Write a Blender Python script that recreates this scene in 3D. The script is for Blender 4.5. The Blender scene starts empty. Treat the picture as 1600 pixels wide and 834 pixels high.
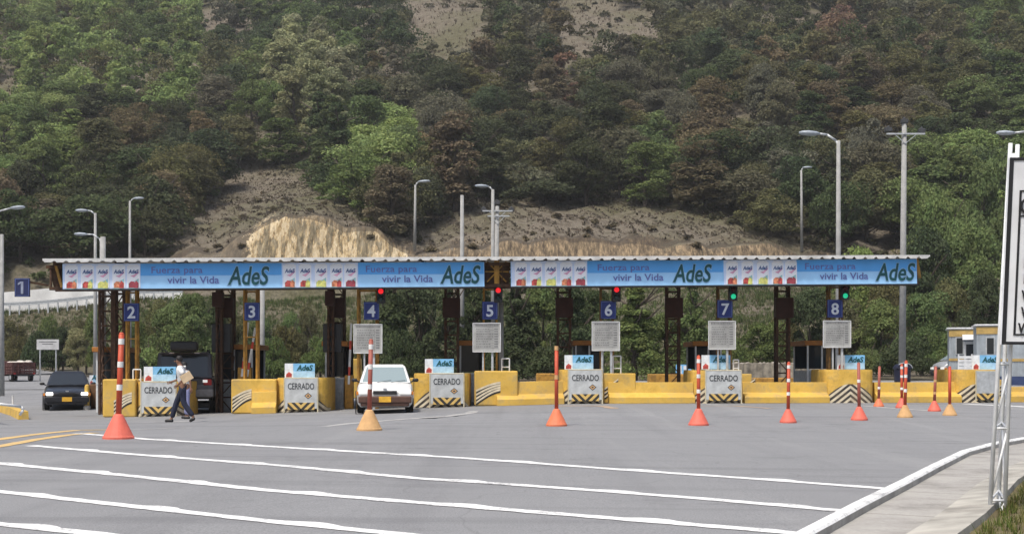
import bpy, math, random
import numpy as np
from mathutils import Vector, Matrix

# ---------------------------------------------------------------- camera, light, exposure
F = 2000.0          # focal length in photo pixels (photo 1600 wide)
HZ = 575.0          # photo row of the horizon
EZ = 1.40           # eye height
S = bpy.context.scene
COL = S.collection
cam_d = bpy.data.cameras.new("camera")
cam_d.sensor_width = 36; cam_d.lens = 36 * F / 1600
cam_d.shift_y = (HZ - 417) / 1600
cam_d.clip_start = 0.1; cam_d.clip_end = 3000
cam = bpy.data.objects.new("camera", cam_d); COL.objects.link(cam)
cam.location = (0, 0, EZ); cam.rotation_euler = (math.radians(90), 0, 0)
S.camera = cam
SUN_EL, SUN_AZ = math.radians(62), math.radians(215)   # azimuth clockwise from +Y
W = bpy.data.worlds.new("World"); S.world = W; W.use_nodes = True
wn = W.node_tree; bg = wn.nodes["Background"]
sky = wn.nodes.new("ShaderNodeTexSky"); sky.sky_type = 'NISHITA'; sky.sun_disc = False
sky.sun_elevation = SUN_EL; sky.sun_rotation = SUN_AZ
sky.air_density = 1.0; sky.dust_density = 4.0; sky.ozone_density = 1.0
wn.links.new(sky.outputs[0], bg.inputs[0]); bg.inputs[1].default_value = 0.115
sun_d = bpy.data.lights.new("sun", 'SUN'); sun_d.energy = 2.4; sun_d.angle = math.radians(5)
sun_d.color = (1.0, 0.95, 0.87)
sun = bpy.data.objects.new("sun", sun_d); COL.objects.link(sun)
sd = Vector((math.sin(SUN_AZ) * math.cos(SUN_EL), math.cos(SUN_AZ) * math.cos(SUN_EL), math.sin(SUN_EL)))
sun.rotation_euler = sd.to_track_quat('Z', 'Y').to_euler()
sun.location = (0, 0, 60)
S.view_settings.view_transform = 'Standard'; S.view_settings.look = 'None'
S.view_settings.exposure = 0.56; S.view_settings.gamma = 1
S.render.engine = 'CYCLES'
try:
    S.cycles.max_bounces = 5; S.cycles.diffuse_bounces = 3; S.cycles.transparent_max_bounces = 6
    S.cycles.use_denoising = True
except Exception: pass

rnd = random.Random(7)
npr = np.random.RandomState(11)

# ---------------------------------------------------------------- terrain heights
def sstep(t):
    t = min(1.0, max(0.0, t)); return t * t * (3 - 2 * t)
_ax = [-60, -16, -11, -6.5, -2.2, 2.2, 60]; _av = [1.80, 1.58, 1.50, 1.38, 1.24, 1.135, 1.13]
_bx = [-60, -8, 0, 10, 60];                 _bv = [1.25, 1.27, 1.30, 1.40, 1.40]
def E(x, y):
    t = sstep((y - 22) / 16.0)
    e = np.interp(x, _bx, _bv) * (1 - t) + np.interp(x, _ax, _av) * t
    return e - 0.02 * min(max(0.0, y - 44), 44)
_cx = [-400, 200, 260, 340, 405, 425, 480, 540, 600, 650, 690, 780, 1000, 1180, 1300, 2000]
_cv = [412, 412, 402, 388, 350, 343, 338, 350, 370, 394, 388, 378, 374, 386, 402, 412]
def H(x, y):
    if y <= 88: return EZ - E(x, y)
    px = 800 + x / y * F
    g = -E(x, 88)
    mL = sstep((230 - px) / 80.0); mR = sstep((px - 520) / 160.0)
    road = 5.1 + 1.2 * sstep(px / 270.0)
    wob = 0.25 * math.sin(px * 0.09) + 0.2 * math.sin(px * 0.043 + 1)
    crest = (HZ - np.interp(px, _cx, _cv)) / F * 127 + wob * 0.6
    base = 9.4 + wob * 0.3
    lerp = lambda p, q, t: p + (q - p) * t
    ys = [88, 108, 118, 121.5, 124.5, 127, 165, 330, 420, 800]
    vs = [g, lerp(lerp(3.2, -.05, mL), 4.6, mR), lerp(road, 7.2, mR), lerp(road + .2, 8.6, mR), base, crest, 24.0, 104.0, 125.0, 160.0]
    z = float(np.interp(y, ys, vs))
    if y > 127:
        a = min(1, (y - 127) / 40)
        z += a * (1.3 * math.sin(x * .07 + 1.3) * math.sin(y * .06) + .8 * math.sin(x * .19 + y * .11) + .3 * math.sin(x * .5 + 2) * math.sin(y * .45)
                  + 3.0 * math.sin(x * 0.025 + 0.8) * min(1, (y - 127) / 80))
    if 119 < y < 150: z += .35 * math.sin(x * 2.3 + y) * math.sin(x * .9 + 1) * sstep((y - 119) / 4) + .25 * math.sin(x * 3.9 + y * 1.7) * sstep((y - 121) / 3) * (1 if y < 128 else .4)
    if 92 < y <= 127:
        z += min(1, (y - 92) / 6) * (1 - mL) * (.15 * math.sin(x * .8 + y * .3) + .12 * math.sin(x * .37 - y * .9))
    return EZ + z
def P(px, py, Y):
    return Vector(((px - 800) / F * Y, Y, EZ + (HZ - py) / F * Y))
def at(px, py, y0=5.0, y1=420.0):
    """ground point seen at a photo pixel"""
    y = y0
    while y < y1:
        x = (px - 800) / F * y
        if EZ + (HZ - py) / F * y <= H(x, y): break
        y *= 1.01
    lo, hi = y / 1.01, y
    for _ in range(24):
        m = (lo + hi) / 2
        if EZ + (HZ - py) / F * m <= H((px - 800) / F * m, m): hi = m
        else: lo = m
    x = (px - 800) / F * hi
    return Vector((x, hi, H(x, hi)))
def YT(px): return 39.6 + 2.6 * (px - 75) / 1365.0
def gz(x, y): return H(x, y)
def gp(px, Y):
    x = (px - 800) / F * Y
    return Vector((x, Y, H(x, Y)))

# ---------------------------------------------------------------- materials
MATS = {}
def mat(name, col, rough=0.7, metal=0.0, var=0.12, scale=6.0, bump=0.0, spec=0.4, emit=None, estr=0, col2=None, dirt=0.0, grain=0.0):
    if name in MATS: return MATS[name]
    m = bpy.data.materials.new(name); m.use_nodes = True; MATS[name] = m
    nt = m.node_tree; N = nt.nodes; L = nt.links; b = N["Principled BSDF"]
    b.inputs["Roughness"].default_value = rough; b.inputs["Metallic"].default_value = metal
    b.inputs["Specular IOR Level"].default_value = spec
    tc = N.new("ShaderNodeTexCoord"); nz = N.new("ShaderNodeTexNoise"); nz.inputs["Scale"].default_value = scale
    nz.inputs["Detail"].default_value = 6; L.new(tc.outputs["Object"], nz.inputs["Vector"])
    r = N.new("ShaderNodeMapRange"); r.inputs[1].default_value = .3; r.inputs[2].default_value = .7; L.new(nz.outputs[0], r.inputs[0])
    mx = N.new("ShaderNodeMix"); mx.data_type = 'RGBA'; L.new(r.outputs[0], mx.inputs[0])
    c = Vector(col); c2 = Vector(col2) if col2 else c * (1 - 2 * var)
    mx.inputs[6].default_value = (*c2, 1); mx.inputs[7].default_value = (*(c * (1 + var if not col2 else 1)), 1)
    out = mx.outputs[2]
    if dirt > 0:
        n2 = N.new("ShaderNodeTexNoise"); n2.inputs["Scale"].default_value = scale * .35; n2.inputs["Detail"].default_value = 8; n2.inputs["Roughness"].default_value = .7
        L.new(tc.outputs["Object"], n2.inputs["Vector"])
        r2 = N.new("ShaderNodeMapRange"); r2.inputs[1].default_value = .5; r2.inputs[2].default_value = .72; r2.inputs[4].default_value = dirt
        L.new(n2.outputs[0], r2.inputs[0])
        m2 = N.new("ShaderNodeMix"); m2.data_type = 'RGBA'; L.new(r2.outputs[0], m2.inputs[0]); L.new(out, m2.inputs[6])
        m2.inputs[7].default_value = (.09, .075, .06, 1); out = m2.outputs[2]
    L.new(out, b.inputs["Base Color"])
    if bump:
        bp = N.new("ShaderNodeBump"); bp.inputs["Strength"].default_value = bump; bp.inputs["Distance"].default_value = .02
        L.new(nz.outputs[0], bp.inputs["Height"]); L.new(bp.outputs[0], b.inputs["Normal"])
    if emit:
        b.inputs["Emission Color"].default_value = (*emit, 1); b.inputs["Emission Strength"].default_value = estr
    return m
def nodes(name):
    m = bpy.data.materials.new(name); m.use_nodes = True; MATS[name] = m
    return m, m.node_tree.nodes, m.node_tree.links, m.node_tree.nodes["Principled BSDF"]
def ramp(N, L, src, stops):
    r = N.new("ShaderNodeValToRGB"); e = r.color_ramp.elements
    while len(e) < len(stops): e.new(0.5)
    for el, (p, c) in zip(e, stops): el.position = p; el.color = (*c, 1) if len(c) == 3 else c
    if src is not None: L.new(src, r.inputs[0])
    return r.outputs[0]
def noise(N, L, vec, scale, detail=5, rough=.6):
    n = N.new("ShaderNodeTexNoise"); n.inputs["Scale"].default_value = scale; n.inputs["Detail"].default_value = detail; n.inputs["Roughness"].default_value = rough
    L.new(vec, n.inputs["Vector"]); return n.outputs[0]
def mixc(N, L, f, a, b, blend='MIX'):
    m = N.new("ShaderNodeMix"); m.data_type = 'RGBA'; m.blend_type = blend
    for s, v in ((m.inputs[0], f), (m.inputs[6], a), (m.inputs[7], b)):
        if hasattr(v, 'is_output'): L.new(v, s)
        elif isinstance(v, (int, float)): s.default_value = v
        else: s.default_value = (*v, 1)
    return m.outputs[2]
def mth(N, L, op, a, b=0.0, clamp=False):
    m = N.new("ShaderNodeMath"); m.operation = op; m.use_clamp = clamp
    for i, v in enumerate((a, b)):
        if hasattr(v, 'is_output'): L.new(v, m.inputs[i])
        else: m.inputs[i].default_value = v
    return m.outputs[0]

def asphalt_mat():
    m, N, L, b = nodes("asphalt"); tc = N.new("ShaderNodeTexCoord").outputs["Object"]
    big = noise(N, L, tc, .12, 4, .55); mid = noise(N, L, tc, 1.1, 6, .6); fine = noise(N, L, tc, 60, 3, .7)
    c = ramp(N, L, big, [(.35, (.208, .216, .224)), (.65, (.270, .277, .282))])
    c = mixc(N, L, .5, c, ramp(N, L, mid, [(.3, (.165, .172, .18)), (.7, (.27, .277, .28))]))
    c = mixc(N, L, .7, c, ramp(N, L, fine, [(.35, (.15, .15, .155)), (.65, (.31, .31, .31))]))
    mp = N.new("ShaderNodeMapping"); mp.inputs["Scale"].default_value = (.05, .9, 1); L.new(tc, mp.inputs[0])
    st = noise(N, L, mp.outputs[0], 1.6, 4, .6)
    c = mixc(N, L, mth(N, L, 'MULTIPLY', ramp(N, L, st, [(.52, (0, 0, 0)), (.68, (1, 1, 1))]), .30), c, (.11, .11, .115))
    sp = N.new("ShaderNodeTexVoronoi"); sp.inputs["Scale"].default_value = .9; L.new(tc, sp.inputs["Vector"])
    c = mixc(N, L, mth(N, L, 'MULTIPLY', mth(N, L, 'LESS_THAN', sp.outputs[0], .035), .6), c, (.03, .03, .03))
    cr = N.new("ShaderNodeTexVoronoi"); cr.feature = 'DISTANCE_TO_EDGE'; cr.inputs["Scale"].default_value = .22
    w = N.new("ShaderNodeVectorMath"); w.operation = 'ADD'; L.new(tc, w.inputs[0])
    nv = N.new("ShaderNodeTexNoise"); nv.inputs["Scale"].default_value = 1.0; L.new(tc, nv.inputs["Vector"]); L.new(nv.outputs["Color"], w.inputs[1]); L.new(w.outputs[0], cr.inputs["Vector"])
    c = mixc(N, L, mth(N, L, 'MULTIPLY', mth(N, L, 'LESS_THAN', cr.outputs[0], .003), .15), c, (.06, .06, .06))
    m3 = N.new("ShaderNodeMapping"); m3.inputs["Scale"].default_value = (.75, .035, 1); m3.inputs["Rotation"].default_value = (0, 0, .12); L.new(tc, m3.inputs[0])
    tk = noise(N, L, m3.outputs[0], 1.1, 5, .6)
    c = mixc(N, L, mth(N, L, 'MULTIPLY', ramp(N, L, tk, [(.52, (0, 0, 0)), (.68, (1, 1, 1))]), .22), c, (.11, .11, .115))
    c = mixc(N, L, mth(N, L, 'MULTIPLY', ramp(N, L, tk, [(.32, (1, 1, 1)), (.42, (0, 0, 0))]), .22), c, (.36, .36, .35))
    ol = noise(N, L, tc, .45, 7, .75)
    c = mixc(N, L, mth(N, L, 'MULTIPLY', ramp(N, L, ol, [(.57, (0, 0, 0)), (.68, (1, 1, 1))]), .38), c, (.09, .09, .095))
    L.new(c, b.inputs["Base Color"]); b.inputs["Roughness"].default_value = .93; b.inputs["Specular IOR Level"].default_value = .2
    bp = N.new("ShaderNodeBump"); bp.inputs["Strength"].default_value = .3; bp.inputs["Distance"].default_value = .01; L.new(fine, bp.inputs["Height"]); L.new(bp.outputs[0], b.inputs["Normal"])
    return m
def paint_mat(name, col, wear=.5):
    m, N, L, b = nodes(name); tc = N.new("ShaderNodeTexCoord").outputs["Object"]
    n1 = noise(N, L, tc, 2.2, 8, .75); n2 = noise(N, L, tc, 25, 4, .7)
    w = mth(N, L, 'MULTIPLY', ramp(N, L, mixc(N, L, .45, n1, n2), [(.50, (0, 0, 0)), (.62, (1, 1, 1))]), wear)
    L.new(mixc(N, L, w, col, (.2, .2, .2)), b.inputs["Base Color"]); b.inputs["Roughness"].default_value = .8
    return m
def hill_mat():
    m, N, L, b = nodes("hillside_soil"); g = N.new("ShaderNodeNewGeometry"); pos = g.outputs["Position"]
    n1 = noise(N, L, pos, .06, 6, .6); n2 = noise(N, L, pos, .7, 6, .7); n3 = noise(N, L, pos, 3.5, 4, .7)
    dry = ramp(N, L, n2, [(.34, (.055, .048, .036)), (.44, (.12, .103, .078)), (.54, (.20, .178, .142)), (.66, (.09, .085, .052))])
    dry = mixc(N, L, .45, dry, ramp(N, L, n3, [(.3, (.05, .042, .03)), (.7, (.23, .19, .145))]))
    grn = ramp(N, L, n3, [(.3, (.035, .042, .016)), (.7, (.12, .12, .05))])
    c = mixc(N, L, mth(N, L, 'MULTIPLY', ramp(N, L, n1, [(.45, (0, 0, 0)), (.62, (1, 1, 1))]), .55), dry, grn)
    # exposed rock where steep
    sx = N.new("ShaderNodeSeparateXYZ"); L.new(g.outputs["Normal"], sx.inputs[0])
    sp = N.new("ShaderNodeSeparateXYZ"); L.new(pos, sp.inputs[0])
    mp = N.new("ShaderNodeMapping"); mp.inputs["Scale"].default_value = (1.0, .3, .22); L.new(pos, mp.inputs[0])
    r1 = noise(N, L, mp.outputs[0], .8, 8, .75); r2 = noise(N, L, mp.outputs[0], 3.0, 6, .75)
    rock = ramp(N, L, r1, [(.36, (.50, .37, .18)), (.42, (.15, .13, .085)), (.485, (.10, .088, .06)), (.515, (.46, .32, .15)), (.56, (.70, .60, .42)), (.61, (.42, .29, .13)), (.66, (.11, .09, .06))])
    rock = mixc(N, L, .35, rock, ramp(N, L, r2, [(.38, (.08, .06, .045)), (.52, (.40, .32, .2)), (.65, (.75, .66, .50))]))
    tan = ramp(N, L, r2, [(.38, (.07, .055, .04)), (.5, (.17, .13, .085)), (.62, (.36, .27, .165))])
    xl = mth(N, L, 'MULTIPLY', mth(N, L, 'LESS_THAN', mth(N, L, 'ADD', sp.outputs[0], mth(N, L, 'MULTIPLY', n1, 3.0)), -9.0), mth(N, L, 'GREATER_THAN', mth(N, L, 'ADD', sp.outputs[0], mth(N, L, 'MULTIPLY', mth(N, L, 'ADD', n2, n3), 4.5)), -21.5))
    lf = mth(N, L, 'LESS_THAN', mth(N, L, 'ADD', sp.outputs[0], mth(N, L, 'MULTIPLY', mth(N, L, 'ADD', n2, n3), 4.5)), -21.5)
    rk = mixc(N, L, mth(N, L, 'MULTIPLY', lf, .75), mixc(N, L, xl, tan, rock), mixc(N, L, .5, dry, (.10, .085, .065)))
    nn = mth(N, L, 'ADD', sx.outputs[2], mth(N, L, 'MULTIPLY', mth(N, L, 'SUBTRACT', n3, .5), .9))
    steep = mth(N, L, 'MULTIPLY', ramp(N, L, nn, [(.76, (1, 1, 1)), (.86, (0, 0, 0))]), mth(N, L, 'MULTIPLY', mth(N, L, 'LESS_THAN', sp.outputs[1], 129.5), mth(N, L, 'MULTIPLY', mth(N, L, 'GREATER_THAN', sp.outputs[0], -34), mth(N, L, 'GREATER_THAN', sp.outputs[2], 10.0))))
    c = mixc(N, L, steep, c, rk)
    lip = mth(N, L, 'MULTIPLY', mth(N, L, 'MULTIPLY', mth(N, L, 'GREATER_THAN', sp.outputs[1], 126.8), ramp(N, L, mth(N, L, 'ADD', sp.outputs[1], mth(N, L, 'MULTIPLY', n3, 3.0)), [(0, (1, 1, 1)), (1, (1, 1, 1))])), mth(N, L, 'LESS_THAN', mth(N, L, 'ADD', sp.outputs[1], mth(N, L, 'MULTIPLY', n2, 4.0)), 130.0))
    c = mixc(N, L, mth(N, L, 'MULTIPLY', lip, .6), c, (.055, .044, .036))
    L.new(c, b.inputs["Base Color"]); b.inputs["Roughness"].default_value = .95; b.inputs["Specular IOR Level"].default_value = .1
    bp = N.new("ShaderNodeBump"); bp.inputs["Strength"].default_value = .8; bp.inputs["Distance"].default_value = .5; L.new(mixc(N, L, .5, n2, r2), bp.inputs["Height"]); L.new(bp.outputs[0], b.inputs["Normal"])
    return m
def leaf_mat(name, trans=.3, tint=(1, 1, 1), attr=None):
    m = bpy.data.materials.new(name); m.use_nodes = True; MATS[name] = m
    N = m.node_tree.nodes; L = m.node_tree.links; N.clear()
    out = N.new("ShaderNodeOutputMaterial"); oi = N.new("ShaderNodeObjectInfo")
    at_ = N.new("ShaderNodeAttribute"); at_.attribute_name = "shade"
    tc = N.new("ShaderNodeTexCoord").outputs["Object"]; n = noise(N, L, tc, .8, 3, .6)
    v = mth(N, L, 'MULTIPLY', at_.outputs["Fac"], mth(N, L, 'ADD', mth(N, L, 'MULTIPLY', n, .8), .62))
    base = oi.outputs["Color"]
    if attr:
        ta = N.new("ShaderNodeAttribute"); ta.attribute_name = attr; base = ta.outputs["Color"]
    vm = N.new("ShaderNodeVectorMath"); vm.operation = 'SCALE'; L.new(mixc(N, L, 1.0, base, tint, 'MULTIPLY'), vm.inputs[0]); L.new(v, vm.inputs["Scale"])
    hs = N.new("ShaderNodeHueSaturation"); L.new(vm.outputs[0], hs.inputs["Color"])
    L.new(mth(N, L, 'ADD', mth(N, L, 'MULTIPLY', noise(N, L, tc, 1.7, 2), .09), .455), hs.inputs["Hue"])
    d = N.new("ShaderNodeBsdfDiffuse"); t = N.new("ShaderNodeBsdfTranslucent"); mx = N.new("ShaderNodeMixShader"); mx.inputs[0].default_value = trans
    L.new(hs.outputs[0], d.inputs[0]); L.new(hs.outputs[0], t.inputs[0]); L.new(d.outputs[0], mx.inputs[1]); L.new(t.outputs[0], mx.inputs[2]); L.new(mx.outputs[0], out.inputs[0])
    return m
def glass_mat(name, col=(.02, .025, .03), rough=.06):
    m, N, L, b = nodes(name); b.inputs["Base Color"].default_value = (*col, 1); b.inputs["Roughness"].default_value = rough
    b.inputs["Specular IOR Level"].default_value = .6; b.inputs["IOR"].default_value = 1.5
    return m
def stripe_concrete():
    """yellow painted concrete with black and cream chevrons low on the rounded front"""
    m, N, L, b = nodes("yellow_chevron_paint"); tc = N.new("ShaderNodeTexCoord").outputs["Object"]
    s = N.new("ShaderNodeSeparateXYZ"); L.new(tc, s.inputs[0])
    a = mth(N, L, 'ABSOLUTE', s.outputs[0]); z = s.outputs[2]
    ph = mth(N, L, 'FRACT', mth(N, L, 'MULTIPLY', mth(N, L, 'ADD', mth(N, L, 'MULTIPLY', a, .8), z), 5.2))
    bw = mth(N, L, 'LESS_THAN', ph, .5)
    lim = mth(N, L, 'SUBTRACT', .62, mth(N, L, 'MULTIPLY', mth(N, L, 'MULTIPLY', a, a), .75))
    msk = mth(N, L, 'MULTIPLY', mth(N, L, 'LESS_THAN', z, lim), mth(N, L, 'LESS_THAN', s.outputs[1], .55))
    n = noise(N, L, tc, 3, 7, .7)
    yel = ramp(N, L, n, [(.3, (.50, .30, .045)), (.52, (.66, .41, .07)), (.75, (.70, .48, .14))])
    st = mixc(N, L, bw, (.66, .58, .42), (.035, .03, .028))
    c = mixc(N, L, msk, yel, st)
    gr = mth(N, L, 'MULTIPLY', ramp(N, L, noise(N, L, tc, 1.6, 8, .75), [(.47, (0, 0, 0)), (.64, (1, 1, 1))]), .55)
    c = mixc(N, L, gr, c, (.20, .14, .08))
    L.new(c, b.inputs["Base Color"]); b.inputs["Roughness"].default_value = .7
    return m
def yellow_wall():
    m, N, L, b = nodes("yellow_wall_paint"); g = N.new("ShaderNodeNewGeometry").outputs["Position"]
    n = noise(N, L, g, 2.2, 7, .7)
    c = ramp(N, L, n, [(.3, (.50, .31, .05)), (.52, (.66, .42, .075)), (.75, (.70, .50, .16))])
    gr = mth(N, L, 'MULTIPLY', ramp(N, L, noise(N, L, g, 1.1, 8, .75), [(.46, (0, 0, 0)), (.62, (1, 1, 1))]), .55)
    L.new(mixc(N, L, gr, c, (.22, .155, .08)), b.inputs["Base Color"]); b.inputs["Roughness"].default_value = .7
    return m
def band_mat():
    """cream and black diagonal V bands (closed boards)"""
    m, N, L, b = nodes("board_warning_band"); tc = N.new("ShaderNodeTexCoord").outputs["Object"]
    s = N.new("ShaderNodeSeparateXYZ"); L.new(tc, s.inputs[0])
    a = mth(N, L, 'ABSOLUTE', s.outputs[0])
    ph = mth(N, L, 'FRACT', mth(N, L, 'MULTIPLY', mth(N, L, 'SUBTRACT', s.outputs[2], a), 4.4))
    L.new(mixc(N, L, mth(N, L, 'LESS_THAN', ph, .5), (.62, .42, .13), (.03, .028, .025)), b.inputs["Base Color"]); b.inputs["Roughness"].default_value = .7
    return m
M_ASPH = asphalt_mat(); M_HILL = hill_mat(); M_LEAF = leaf_mat("leaves"); M_LEAFT = leaf_mat("mixed_leaves", attr="tint"); M_CHEV = stripe_concrete(); M_YW = yellow_wall(); M_BAND = band_mat()
M_WPAINT = paint_mat("white_road_paint", (.76, .76, .74), .9); M_YPAINT = paint_mat("yellow_road_paint", (.62, .42, .16), .8)
M_WFAINT = paint_mat("faded_white_paint", (.42, .41, .39), 1.0); M_OFAINT = paint_mat("faded_orange_paint", (.42, .30, .2), 1.0)
M_CONC = mat("concrete", (.40, .385, .355), .9, var=.15, scale=2.5, bump=.3, dirt=.35)
M_CONCP = mat("pole_concrete", (.31, .31, .30), .9, var=.08, scale=5, dirt=.15)
M_GALV = mat("galvanised_steel", (.48, .50, .51), .5, .3, scale=8, dirt=.1)
M_WHITE = mat("white_enamel", (.72, .73, .73), .45, scale=4, dirt=.12)
M_BLACK = mat("black_paint", (.02, .02, .022), .6)
M_RUST = mat("rusty_brown_steel", (.085, .042, .022), .8, var=.3, scale=9, dirt=.3)
M_DKRED = mat("maroon_steel", (.05, .018, .013), .7, scale=6)
M_OCHRE = mat("ochre_steel_paint", (.42, .22, .035), .7, var=.2, scale=7, dirt=.5)
M_ORANGE = mat("orange_booth_band", (.40, .16, .03), .7, scale=6, dirt=.2)
M_BLUE = mat("sign_blue", (.012, .028, .17), .5, scale=5)
M_DGREY = mat("dark_grey_metal", (.05, .052, .056), .6, scale=5)
M_GLASS = glass_mat("dark_glass"); M_GLASSL = glass_mat("sky_pale_glass", (.24, .30, .31), .10)  # second glass: pale sky reflection put into the windscreen's base colour
M_RUBBER = mat("tyre_rubber", (.018, .018, .018), .9)
M_BARK = mat("bark", (.085, .068, .052), .95, var=.3, scale=5)
M_SHEET = mat("roof_sheet", (.62, .62, .60), .55, scale=3, dirt=.25)
M_RED = mat("red_plastic", (.55, .055, .03), .55, var=.05)
M_FORANGE = mat("faded_orange_plastic", (.72, .19, .085), .6, var=.08, scale=5, dirt=.2)
M_TAN = mat("tan_rubber", (.60, .36, .16), .75, var=.1, scale=5, dirt=.25)
M_CRED = mat("coral_plastic", (.72, .15, .10), .6, var=.07, scale=5, dirt=.2)
M_REFL = mat("white_reflective_tape", (.8, .78, .74), .4)

# ---------------------------------------------------------------- mesh builder
class MB:
    def __init__(s): s.v = []; s.f = []; s.m = []
    def add(s, vs, fs, mi=0):
        o = len(s.v); s.v += [tuple(v) for v in vs]
        for f in fs: s.f.append([i + o for i in f]); s.m.append(mi)
        return s
    def box(s, c, d, mi=0, rz=0.0, top=1.0):
        hx, hy, hz = d[0] / 2, d[1] / 2, d[2] / 2; vs = []
        for z in (-hz, hz):
            k = top if z > 0 else 1
            for x, y in ((-hx, -hy), (hx, -hy), (hx, hy), (-hx, hy)):
                X, Y_ = x * k, y * k
                vs.append((c[0] + X * math.cos(rz) - Y_ * math.sin(rz), c[1] + X * math.sin(rz) + Y_ * math.cos(rz), c[2] + z))
        return s.add(vs, [(3, 2, 1, 0), (4, 5, 6, 7), (0, 1, 5, 4), (1, 2, 6, 5), (2, 3, 7, 6), (3, 0, 4, 7)], mi)
    def tube(s, a, b, r0, r1=None, n=8, mi=0, caps=True):
        a, b = Vector(a), Vector(b); r1 = r0 if r1 is None else r1
        d = (b - a).normalized(); u = d.orthogonal().normalized(); w = d.cross(u); vs = []
        for p, r in ((a, r0), (b, r1)):
            for i in range(n):
                t = 2 * math.pi * i / n; vs.append(p + u * math.cos(t) * r + w * math.sin(t) * r)
        fs = [(i, (i + 1) % n, n + (i + 1) % n, n + i) for i in range(n)]
        if caps: fs += [tuple(range(n - 1, -1, -1)), tuple(range(n, 2 * n))]
        return s.add(vs, fs, mi)
    def path(s, pts, r, n=8, mi=0):
        for a, b in zip(pts, pts[1:]): s.tube(a, b, r, r, n, mi)
        return s
    def beam(s, a, b, w, h, mi=0):
        a, b = Vector(a), Vector(b); d = (b - a).normalized()
        up = Vector((0, 0, 1)) if abs(d.z) < .95 else Vector((0, 1, 0))
        u = d.cross(up).normalized() * w / 2; k = u.cross(d).normalized() * h / 2
        vs = [a - u - k, a + u - k, a + u + k, a - u + k, b - u - k, b + u - k, b + u + k, b - u + k]
        return s.add(vs, [(3, 2, 1, 0), (4, 5, 6, 7), (0, 1, 5, 4), (1, 2, 6, 5), (2, 3, 7, 6), (3, 0, 4, 7)], mi)
    def rings(s, rings, mi=0, caps=True, closed=True):
        n = len(rings[0]); vs = [v for r in rings for v in r]; fs = []
        for j in range(len(rings) - 1):
            for i in range(n if closed else n - 1):
                fs.append((j * n + i, j * n + (i + 1) % n, (j + 1) * n + (i + 1) % n, (j + 1) * n + i))
        if caps: fs += [tuple(range(n - 1, -1, -1)), tuple(range((len(rings) - 1) * n, len(rings) * n))]
        return s.add(vs, fs, mi)
    def lathe(s, prof, c=(0, 0, 0), n=20, mi=0, axis='z', caps=True):
        rs = []
        for r, z in prof:
            ring = []
            for i in range(n):
                t = 2 * math.pi * i / n
                if axis == 'z': ring.append((c[0] + r * math.cos(t), c[1] + r * math.sin(t), c[2] + z))
                elif axis == 'x': ring.append((c[0] + z, c[1] + r * math.cos(t), c[2] + r * math.sin(t)))
                else: ring.append((c[0] + r * math.sin(t), c[1] + z, c[2] + r * math.cos(t)))
            rs.append(ring)
        return s.rings(rs, mi, caps)
    def ball(s, c, r, mi=0, n=12, sq=(1, 1, 1)):
        m = n // 2; rs = []
        for j in range(1, m):
            a = math.pi * j / m
            rs.append([(c[0] + r * sq[0] * math.sin(a) * math.cos(2 * math.pi * i / n), c[1] + r * sq[1] * math.sin(a) * math.sin(2 * math.pi * i / n), c[2] - r * sq[2] * math.cos(a)) for i in range(n)])
        return s.rings(rs, mi)
    def text(s, txt, size, loc, mi=0, shear=0, bold=0, depth=.004, align='LEFT', sx=1.0, face='front', space=1.0):
        """lettering standing in the local XZ plane, readable from -Y"""
        c = bpy.data.curves.new("t", 'FONT'); c.body = txt; c.size = size; c.shear = shear; c.offset = bold; c.extrude = depth / 2
        c.align_x = align; c.resolution_u = 4; c.space_character = space
        o = bpy.data.objects.new("t", c); COL.objects.link(o)
        bpy.context.view_layer.update()
        me = bpy.data.meshes.new_from_object(o.evaluated_get(bpy.context.evaluated_depsgraph_get()))
        vs = [(loc[0] + v.co.x * sx, loc[1] - v.co.z, loc[2] + v.co.y) for v in me.vertices]
        s.add(vs, [tuple(p.vertices) for p in me.polygons], mi)
        bpy.data.objects.remove(o); bpy.data.curves.remove(c); bpy.data.meshes.remove(me)
        return s
    def build(s, name, mats, parent=None, smooth=False, bevel=0.0, seg=2, fix=True):
        me = bpy.data.meshes.new(name); me.from_pydata(s.v, [], s.f)
        if not isinstance(mats, (list, tuple)): mats = [mats]
        for m in mats: me.materials.append(m)
        me.polygons.foreach_set("material_index", s.m)
        me.validate(); me.update()
        if fix:
            import bmesh
            bm = bmesh.new(); bm.from_mesh(me); bmesh.ops.recalc_face_normals(bm, faces=bm.faces); bm.to_mesh(me); bm.free()
        if smooth: me.polygons.foreach_set("use_smooth", [True] * len(me.polygons))
        o = bpy.data.objects.new(name, me); COL.objects.link(o)
        if parent is not None: o.parent = parent
        if bevel:
            b = o.modifiers.new("b", 'BEVEL'); b.width = bevel; b.segments = seg; b.limit_method = 'ANGLE'; b.angle_limit = .7
            if smooth: o.modifiers.new("w", 'WEIGHTED_NORMAL')
        return o
def tag(o, label=None, cat=None, group=None, kind=None):
    if label: o['label'] = label
    if cat: o['category'] = cat
    if group: o['group'] = group
    if kind: o['kind'] = kind
    return o
def thing(name, label, cat, loc=(0, 0, 0), rz=0.0, group=None):
    o = bpy.data.objects.new(name, None); COL.objects.link(o); o.location = loc; o.rotation_euler = (0, 0, rz)
    o.empty_display_size = .2
    return tag(o, label, cat, group)
def copy_tree(o, parent=None):
    c = o.copy(); COL.objects.link(c); c.parent = parent
    for ch in [k for k in o.children]: copy_tree(ch, c)
    return c
def frame(o, org, ex):
    ex = Vector(ex).normalized(); ey = Vector((0, 0, 1)).cross(ex).normalized(); ez = ex.cross(ey)
    m = Matrix((ex, ey, ez)).transposed().to_4x4(); m.translation = org; o.matrix_world = m

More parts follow.
